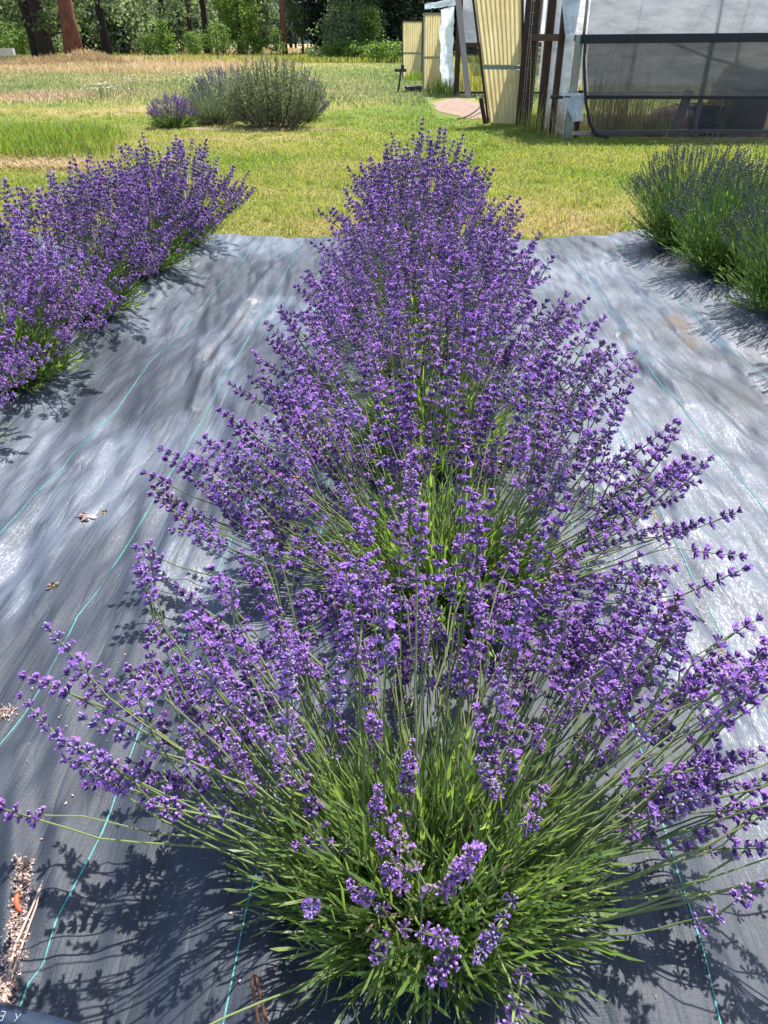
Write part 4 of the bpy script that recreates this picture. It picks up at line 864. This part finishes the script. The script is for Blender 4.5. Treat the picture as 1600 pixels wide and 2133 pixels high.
# its swung-open door
DY = 14.28
dl0, dr0, dr1, dl1 = L_(P(1020, 256, DY)), L_(P(1086, 259, DY+.02)), L_(P(1086, -22, DY+.05)), L_(P(986, -22, DY-.05))
dr0[2] = max(dr0[2], .03); dl0[2] = max(dl0[2], .03)
door(gh, dl0, dr0, dr1, dl1, M['wood_brown'])
# things inside the near greenhouse
def tub(name, label, cat, loc, r0_, r1_, h, mat, kx=1.0, ky=1.0, k=24):
    r = thing(name, loc, label, cat); th = np.linspace(0, 2*math.pi, k+1)
    ring = lambda q, z: np.stack([np.sign(np.cos(th))*np.abs(np.cos(th))**.5*q*kx, np.sign(np.sin(th))*np.abs(np.sin(th))**.5*q*ky, np.full(k+1, z)], -1)
    g = Geo(); g.sheet(np.stack([ring(.001, 0), ring(r0_, 0), ring(r1_, h), ring(r1_*.95, h), ring(r0_*.94, .03), ring(.001, .03)])); g.build('body', [mat], r, True)
    g = Geo(); g.sheet(np.stack([ring(r1_*1.06, h-.05), ring(r1_*1.06, h+.005), ring(r1_*.95, h+.005)])); g.build('rim', [mat], r, True); return r
def inside(x, dy): q = P(x, 275, Y0+dy); return (q[0], q[1], float(gz(q[0], q[1])))
tub('storage_bin', 'big grey plastic bin behind the net of the near greenhouse', 'bin', inside(1545, .75), .28, .33, .86, M['grey_plastic'], 1, .7)
tub('plant_pot', 'dark blue-black pot inside the near greenhouse, left of the grey bin', 'plant pot', inside(1462, .5), .19, .25, .42, M['blue_black_plastic'])
def mound(name, label, cat, loc, sx, sy, h, mat, seed):
    u = np.linspace(0, math.pi/2, 12); v = np.linspace(0, 2*math.pi, 25); UU, VV = np.meshgrid(u, v, indexing='ij')
    rr = 1+.35*(fbm(np.cos(VV)*2+seed, np.sin(VV)*2+UU*2, 3, seed)-.45); g = Geo()
    g.sheet(np.stack([sx*rr*np.cos(UU)*np.cos(VV), sy*rr*np.cos(UU)*np.sin(VV), h*rr*np.sin(UU)], -1)); o = g.build(name, [mat], smooth=True); o.location = loc; return tag(o, label, cat)
mound('grow_sack', 'tan sack slumped beside the grey bin inside the near greenhouse', 'sack', inside(1500, 1.0), .34, .25, .92, M['tan_sack'], 4)
mound('soil_heap', 'low heap of brown soil behind the net left of the dark pot', 'soil heap', inside(1395, 1.6), .55, .4, .34, M['soil'], 7)
r = thing('leaning_board', inside(1403, .3), 'pale narrow board leaning inside the near greenhouse', 'board'); g = Geo(); g.bar((0, 0, .0), (.14, .06, .62), .14, .02); g.build('plank', [M['wood_grey']], r)
def weeds(name, label, loc, n, sx, sy, h, mat, w=.006, vz=.3, cat='weeds', group='weeds around the greenhouses'):
    x, y = rng.normal(0, sx, n), rng.normal(0, sy, n); hh = h*U(.35, 1.1, n); ph = U(0, 6.283, n); ln = hh*U(.05, .4, n)
    p0 = np.stack([x, y, -.02+0*x], -1); p2 = p0+np.stack([ln*np.cos(ph), ln*np.sin(ph), hh], -1); p1 = p0+np.stack([0*x, 0*x, hh*.6], -1); C = bez(p0, p1, p2, 5)
    rt = np.stack([-np.sin(ph), np.cos(ph), 0*ph], -1)[:, None]*(w*np.array([1, 1, .9, .7, .1]))[None, :, None]
    V = np.stack([C-rt, C+rt], 2).reshape(n, -1, 3); o_ = (np.arange(n)*10)[:, None, None]; q = np.array([(2*i, 2*i+1, 2*i+3, 2*i+2) for i in range(4)])[None]
    g = Geo(); g.add(V, (q+o_).reshape(-1, 4), a=np.repeat(np.clip(vz+U(-.25, .25, n), 0, 1), 10)); o = g.build(name, [mat]); o.location = loc; return tag(o, label, cat, group)
def wl(x, y, dy=0): q = P(x, y, Y0+dy); return (q[0], q[1], float(gz(q[0], q[1])))
weeds('weed_clump', 'tall yellowing weeds by the front post of the near greenhouse', wl(1168, 280, .35), 130, .13, .25, .62, M['dry'], .004, vz=.35)
weeds('weed_clump', 'green weeds between the big door panel and the brown posts', wl(1118, 268, .9), 150, .16, .3, .42, M['grass'], .004, vz=.3)
weeds('weed_clump', 'tall dry grass stems standing behind the left part of the net', wl(1270, 275, .7), 160, .35, .25, 1.25, M['dry'], .005, .2)
weeds('weed_clump', 'golden weeds low behind the net left of the soil heap', wl(1295, 275, .5), 260, .22, .2, .5, M['grass'], .007, .65)
weeds('weed_clump', 'small bright green plant behind the net', wl(1362, 275, .3), 160, .09, .08, .24, M['grass'], .012, .02)
weeds('weed_clump', 'dark grass stems rising in front of the tan sack', wl(1480, 275, .35), 60, .12, .08, .95, M['grass'], .005, .3)

# --- farther greenhouses
def far_house(label, Y, door_px, post_px, seed):
    (xl, yb), (xr, yt) = door_px
    h0 = P(xr, yb, Y); O2 = np.array([h0[0], Y, 0.]); r = thing('greenhouse', tuple(O2), label, 'greenhouse', 'film greenhouses beyond the lawn')
    lc = lambda p: np.asarray(p)-O2
    zt = P(xr, yt, Y)[2]
    door(r, lc(P(xl+2, yb, Y))*[1, 1, 0]+[0, 0, .03], np.array([0, 0, .03]), np.array([0, 0, zt]), lc(P(xl, yb, Y))*[1, 1, 0]+[0, 0, zt], M['steel' if seed == 2 else 'wood_brown'])
    g = Geo(); g.bar((.05, .03, -.1), (.05, .03, zt+.1), .06, .06); g.build('end_post', [M['steel']], r)
    g = Geo(); g.sheet(wavy((.06, .05, 0), (.16, 3.2, 0), (.16, 3.2, zt+.02), (.06, .05, zt+.02), 20, 16, .04, seed+60)); g.build('rear_end_film', [M['film_white']], r, True)
    return r, O2, zt
r2, O2, z2 = far_house('second greenhouse, between the two others, with bunched white film and a narrow yellowish door', 24.2, ((881, 190), (917, 30)), None, 2)
lc2 = lambda p: np.asarray(p)-O2
a = lc2(P(922, 195, 23.6)); b = lc2(P(943, 200, 22.6))
g = Geo(); g.sheet(wavy((a[0], a[1], .0), (b[0], b[1], .0), (b[0]-.05, b[1], 1.95), (a[0]-.12, a[1], 1.9), 24, 30, .22, 71, 4, 2)); g.build('bunched_film', [M['film_white']], r2, True)
a0 = lc2(P(885, 24, 24.2)); g = Geo(); g.sheet(wavy((a0[0], a0[1]-.1, 1.92), (b[0], b[1]-.1, 1.95), (b[0], b[1]+.1, 2.12), (a0[0], a0[1]+.3, 2.05), 24, 8, .08, 73)); g.build('eave_film', [M['film_white']], r2, True)
c = lc2(P(950, 200, 22.1)); g = Geo(); g.bar((c[0], c[1], -.1), (c[0], c[1], 2.15), .13, .10); g.build('end_post', [M['wood_brown']], r2)
SW = c[1]; e = lc2(P(1075, 200, 22.3))
HP2 = P(975, 94, 22.1)[2]
g = Geo(); ts = np.linspace(0, .5, 20); XA, TA = np.meshgrid(np.linspace(c[0]+.06, c[0]+6, 50), ts); an = math.pi*(1-TA); rp = .05*(fbm(XA*1.4, TA*10, 3, 17)-.45)
g.sheet(np.stack([XA, SW+1.9+(1.9+rp)*np.cos(an), HP2+(1.5+rp)*np.sin(an)**.8], -1)); g.build('roof_film', [M['film']], r2, True)
g = Geo(); g.bar((c[0]+.05, SW, HP2), (c[0]+6, SW, HP2+.03), .10, .05); g.build('hip_board', [M['wood_brown']], r2)
g = Geo(); g.sheet(wavy((c[0]+.4, SW+.05, .45), (c[0]+6, SW+.05, .45), (c[0]+6, SW+.05, HP2-.05), (c[0]+.15, SW+.05, HP2-.05), 40, 16, .04, 19)); g.build('shade_net', [M['net']], r2, True)
g = Geo(); g.tubes(np.array([[(c[0]+.1, SW+.2, HP2+.5), (c[0]+2.5, SW+.2, HP2-.4)]]), .018, 6); g.build('brace', [M['steel']], r2)
g = Geo(); g.bar((c[0]+.1, SW+.05, .08), (c[0]+6, SW+.05, .08), .05, .05); g.build('base_board', [M['black_plastic']], r2)
r3, O3, z3 = far_house('farthest greenhouse, a yellowish door panel at the very end of the row', 32.5, ((838, 163), (877, 45)), None, 5)
pz = lc2(P(953, 0, 22)) ; r = thing('leaning_plank', tuple(G(976, 205)), 'long grey weathered plank leaning against the second greenhouse', 'plank')
t_ = P(953, -14, 22.0)-G(976, 205); g = Geo(); g.bar((0, 0, -.02), tuple(t_), .14, .035); g.build('board', [M['wood_grey']], r)
weeds('weed_clump', 'yellow-green weeds behind the leaning plank', gpt(985, 190), 420, .35, .5, .75, M['grass'], .009, .5)
weeds('weed_clump', 'bright green weeds at the foot of the bunched white film', gpt(925, 198), 320, .22, .35, .42, M['grass'], .008, .05)
weeds('weed_clump', 'dark green tuft at the foot of the farthest door panel', gpt(868, 168), 200, .25, .25, .35, M['grass'], .01, .05)
# stake and hose by the near door
r = thing('wooden_stake', tuple(gpt(1010, 259)), 'short brown stake leaning against the big door panel', 'stake'); g = Geo(); g.bar((.02, 0, -.05), (-.10, .0, .40), .07, .05); g.build('shaft', [M['wood_brown']], r)
hp = np.array([[np.array(gpt(x, y))+[0, 0, .02+h] for x, y, h in ((955, 250, 0), (975, 251, 0), (990, 248, .03), (1003, 240, .10), (1010, 232, .2))]])
g = Geo(); g.tubes(bez(hp[:, 0], hp[:, 2], hp[:, 4], 12), .016, 6); o = g.build('irrigation_hose', [M['black_plastic']], smooth=True); tag(o, 'thin black hose curving over the soil to the stake', 'hose')
# black stand and overturned pot
b = gpt(831, 193); r = thing('black_stand', b, 'small black stand with a flat top beside the farthest door panel', 'stand')
g = Geo(); g.tubes(np.array([[(-.03, 0, -.03), (.05, 0, .50)]]), .030, 6); g.build('leg', [M['black_plastic']], r)
g = Geo(); g.box((-.12, -.12, .50), (.20, .12, .57)); g.build('top', [M['black_plastic']], r); g = Geo(); g.box((.05, -.06, .572), (.14, .06, .66)); g.build('knob', [M['black_plastic']], r)
tub('black_tray', 'black plastic tray lying on the lawn near the second greenhouse door', 'tray', gpt(861, 192), .20, .24, .14, M['black_plastic'], 1, .8)

# ------------------------------------------------------------------ small things on the fabric
def litter(label, p, n, s, mat=None, cat='leaf litter'):
    g = Geo(); d = rnd_dirs(n); d[:, 2] *= .3; L = s*U(.5, 1, n); q = np.stack([rng.normal(0, s*.35, n), rng.normal(0, s*.35, n), U(.002, s*.35, n)], -1)
    g.many(LT[0], frames(d, U(0, 6, n)), q, np.stack([L*.35, L*1.6, L], -1), a=U(0, 1, n)); o = g.build('dry_leaf_clump', [mat or M['brown_leaf']]); o.location = p; return tag(o, label, cat, 'dry leaf clumps on the fabric')
litter('small brown crumpled leaf clump on the left fabric, nearest of the three', at(110, 1221), 14, .014)
litter('tan leaf clump on the left fabric beside a small brown curl', at(175, 1080), 16, .022, M['chaff'])
litter('tiny brown curl right of the tan leaf clump', at(219, 1067), 8, .011)
def chaff(label, pts, n, w):
    q = np.array([onfab(*p) for p in pts]); t = U(0, 1, n)*(len(q)-1); i = np.clip(t.astype(int), 0, len(q)-2); f = (t-i)[:, None]; p = q[i]*(1-f)+q[i+1]*f
    p[:, 0] += rng.normal(0, w, n); p[:, 1] += rng.normal(0, w, n); p[:, 2] = hf(p[:, 0], p[:, 1])+U(.001, .006, n)
    d = rnd_dirs(n); d[:, 2] *= .25; L = U(.003, .0075, n); g = Geo(); g.many(LT[2], frames(d, U(0, 6, n)), p, np.stack([L*.3, L, L], -1), a=U(0, 1, n)); return tag(g.build('petal_chaff', [M['chaff']]), label, kind='stuff')
chaff('pale dried petal chaff gathered in a fold of the fabric', [(52,1790),(45,1850),(35,1940),(15,2050),(0,2110)], 1500, .0065)
chaff('pinkish petal chaff at the left edge of the fabric', [(0,1488),(25,1484)], 160, .010)
chaff('scattered petal chaff under the nearest bush', [(600,2010),(900,2060),(1250,1990),(1000,1450),(700,1450)], 260, .10)
chaff('scattered petal crumbs on the left fabric', [(60,1440),(160,1470),(250,1500),(300,1380),(60,1700)], 130, .05)
chaff('fallen petals and crumbs strewn along the middle row', [(560,2000),(420,1500),(560,1150),(640,900),(700,700)], 420, .13)
chaff('fallen petals strewn on the right side of the middle row', [(1330,1950),(1280,1500),(1180,1150),(1120,900),(1060,700)], 380, .12)
chaff('crumbs of soil and petals along a crease on the right', [(1320,960),(1345,1010),(1365,1080),(1500,1350),(1560,1450)], 500, .008)
p = np.array([np.array(onfab(*q))+[0, 0, h] for q, h in (((92,1842), .012), ((72,1895), .012), ((35,1975), .009), ((8,2090), .008))])
r = thing('straw_stalk', tuple(p[0]), 'long pale straw stalk lying along the fold at bottom left', 'straw'); g = Geo(); g.tubes((p-p[0])[None], np.array([[.0012, .0018, .0022, .0022]]), 5); g.build('stalk', [M['chaff']], r)
g = Geo(); g.tubes((p-p[0]+np.array([[.0, 0, 0], [.006, 0, 0], [.012, 0, .002], [.004, -.01, 0]]))[None], np.array([[.0008, .0014, .0018, .0016]]), 5); g.build('sheath', [M['chaff']], r)
pc = np.array([np.array(onfab(*q))+[0, 0, .012] for q in ((44,1868), (38,1885), (41,1900), (47,1908))]); g = Geo(); g.tubes(bez(pc[:1], pc[1:2]*1.0-[[.006, 0, 0]], pc[3:4], 8), np.array([[.003, .0045, .005, .005, .005, .0045, .004, .0025]]), 8)
tag(g.build('bark_chip', [M['orange_chip']], smooth=True), 'curled orange chip lying on the pale chaff', 'bark chip')
# rusty staple
s0 = np.array(onfab(566, 2175)); s1 = np.array(onfab(545, 2172)); tp0 = P(533, 2034, onfab(533, 2034)[1]-.03); tp1 = P(524, 2044, onfab(524, 2044)[1]-.03)
path = np.concatenate([np.linspace(s0, tp0, 6)[:-1], [tp0, (tp0+tp1)/2+np.array([0, .004, .006]), tp1], np.linspace(tp1, s1, 6)[1:]])[None]
g = Geo(); g.tubes(path, .0026, 8); tag(g.build('wire_staple', [M['rust']], smooth=True), 'rusty bent wire staple standing out of the fabric at the bottom', 'staple')
# lay-flat pipe at the bottom-left corner with white print
hz_ = .03; w_ = np.array([[G(-1500, 2075, hz_), G(-800, 2085, hz_), G(-190, 2112, hz_), G(0, 2128, hz_), G(60, 2146, hz_), G(150, 2172, hz_), G(320, 2215, hz_), G(700, 2330, hz_), G(1200, 2480, hz_), G(1900, 2700, hz_)]])
r = thing('irrigation_pipe', tuple(w_[0, 3]), 'dark blue-black plastic pipe with white print crossing the bottom left corner', 'pipe')
g = Geo(); g.tubes(w_-w_[0, 3], .024, 16); g.build('tube', [M['blue_black_plastic']], r, True)
g = Geo(); ctr_ = G(8, 2122, hz_+.022)-w_[0, 3]
def stroke(x0, y0, x1, y1): g.bar(ctr_+np.array([x0, y0, .003+.004*abs(0)]), ctr_+np.array([x1, y1, .003]), .0009, .0009, side=(0, 0, 1))
for dx in (0.0,):
    stroke(dx, -.004, dx, .008); stroke(dx, -.004, dx-.006, -.004); stroke(dx, .002, dx-.005, .002); stroke(dx, .008, dx-.006, .008)   # mirrored E
    stroke(dx-.010, .008, dx-.014, .002); stroke(dx-.018, .008, dx-.014, .002); stroke(dx-.014, .002, dx-.014, -.004)                   # Y
    stroke(dx+.016, .006, dx+.020, 0); stroke(dx+.024, .006, dx+.018, -.005)                                                          # y
g.build('print', [M['white_print']], r)

# ------------------------------------------------------------------ bees
def ell(g, c, rx, ry, rz, m=0, ax=None):
    u = np.linspace(0, math.pi, 9); v = np.linspace(0, 2*math.pi, 13); UU, VV = np.meshgrid(u, v, indexing='ij')
    g.sheet(np.stack([c[0]+rx*np.cos(UU), c[1]+ry*np.sin(UU)*np.cos(VV), c[2]+rz*np.sin(UU)*np.sin(VV)], -1), m=m)
M['wing'] = mat_film('bee_wing', (.25,.2,.15), .75, .4)
def bee(label, p, yaw, pit):
    r = thing('honey_bee', tuple(p), label, 'bee', 'honey bees on the lavender'); r.rotation_euler = (0, pit, yaw)
    g = Geo()
    u = np.linspace(0, 1, 13); v = np.linspace(0, 2*math.pi, 13)
    rad = .0036*np.sin(np.clip(u, .03, .98)*math.pi)**.6*(1-.35*u)
    for i in range(12):
        a = np.stack([np.full(13, -.003-.011*u[i]), rad[i]*np.cos(v), rad[i]*np.sin(v)-.002*u[i]], -1); b = np.stack([np.full(13, -.003-.011*u[i+1]), rad[i+1]*np.cos(v), rad[i+1]*np.sin(v)-.002*u[i+1]], -1)
        g.sheet(np.stack([a, b]), m=0 if (i//2) % 2 == 0 else 1)
    g.build('abdomen', [M['bee_band'], M['bee_dark']], r, True)
    g = Geo(); ell(g, (0, 0, .0005), .0036, .0032, .0032); g.build('thorax', [M['bee_fur']], r, True)
    g = Geo(); ell(g, (.0048, 0, -.0003), .0018, .0022, .0024); g.build('head', [M['bee_dark']], r, True)
    for s_ in (-1, 1):
        g = Geo(); q = np.array([(0, .001, .003), (-.004, .004, .0042), (-.010, .005, .0038), (-.011, .003, .0034), (-.006, .0015, .0032)])*np.array([1, s_, 1]); g.add(q, T=[(0, 1, 2), (0, 2, 3), (0, 3, 4)]); g.build('wing', [M['wing']], r)
        g = Geo(); st_ = np.array([[(x, s_*.002, -.002), (x*1.4, s_*.0055, -.003), (x*1.7, s_*.006, -.007)] for x in (.002, .0, -.002)]); 
        for q_ in st_: g = Geo(); g.tubes(q_[None], .0004, 4); g.build('leg', [M['bee_dark']], r)
bee('honey bee with amber abdomen hovering before the second bush', P(855, 1192, 1.22), 2.6, .1)
bee('honey bee on a spike at the left of the second bush', P(612, 994, 1.55), 2.9, .2)
bee('honey bee on purple spikes near the top of the third bush, left of two', P(885, 742, 2.25), 1.3, -.6)
bee('honey bee on purple spikes near the top of the third bush, right of two', P(968, 727, 2.25), 1.6, -.6)
bee('dark honey bee on the right side of the second bush', P(1088, 994, 1.6), .4, .1)

# ------------------------------------------------------------------ light, sky, camera
sun_az, sun_el = R(31), R(60)
sv = Vector((math.sin(sun_az)*math.cos(sun_el), math.cos(sun_az)*math.cos(sun_el), math.sin(sun_el)))
ld = bpy.data.lights.new('sun', 'SUN'); ld.energy = 5.0; ld.angle = R(.53); ld.color = (1, .955, .89)
lo = bpy.data.objects.new('sun', ld); COL.objects.link(lo); lo.rotation_mode = 'QUATERNION'; lo.rotation_quaternion = sv.to_track_quat('Z', 'Y'); lo.location = (20, 30, 60)
w = bpy.data.worlds.new('World'); bpy.context.scene.world = w; w.use_nodes = True; nt = w.node_tree
bg = nt.nodes['Background']; sky = nt.nodes.new('ShaderNodeTexSky'); sky.sky_type = 'NISHITA'; sky.sun_disc = False; sky.sun_elevation = sun_el; sky.sun_rotation = sun_az
sky.air_density = 1.0; sky.dust_density = 1.2; nt.links.new(sky.outputs[0], bg.inputs[0]); bg.inputs[1].default_value = .15
cd = bpy.data.cameras.new('camera'); cam = bpy.data.objects.new('camera', cd); COL.objects.link(cam)
cd.sensor_fit = 'VERTICAL'; cd.sensor_height = 36; cd.lens = 36*F/2133; cd.clip_start = .02; cd.clip_end = 3000
Mc = Matrix(((r0[0], u0[0], -f0[0], 0), (r0[1], u0[1], -f0[1], 0), (r0[2], u0[2], -f0[2], H), (0, 0, 0, 1))); cam.matrix_world = Mc
sc = bpy.context.scene; sc.camera = cam
sc.view_settings.view_transform = 'Standard'; sc.view_settings.look = 'None'; sc.view_settings.exposure = 1.1; sc.view_settings.gamma = 1
sc.render.engine = 'CYCLES'; sc.cycles.max_bounces = 8; sc.cycles.transparent_max_bounces = 12; sc.cycles.use_denoising = True
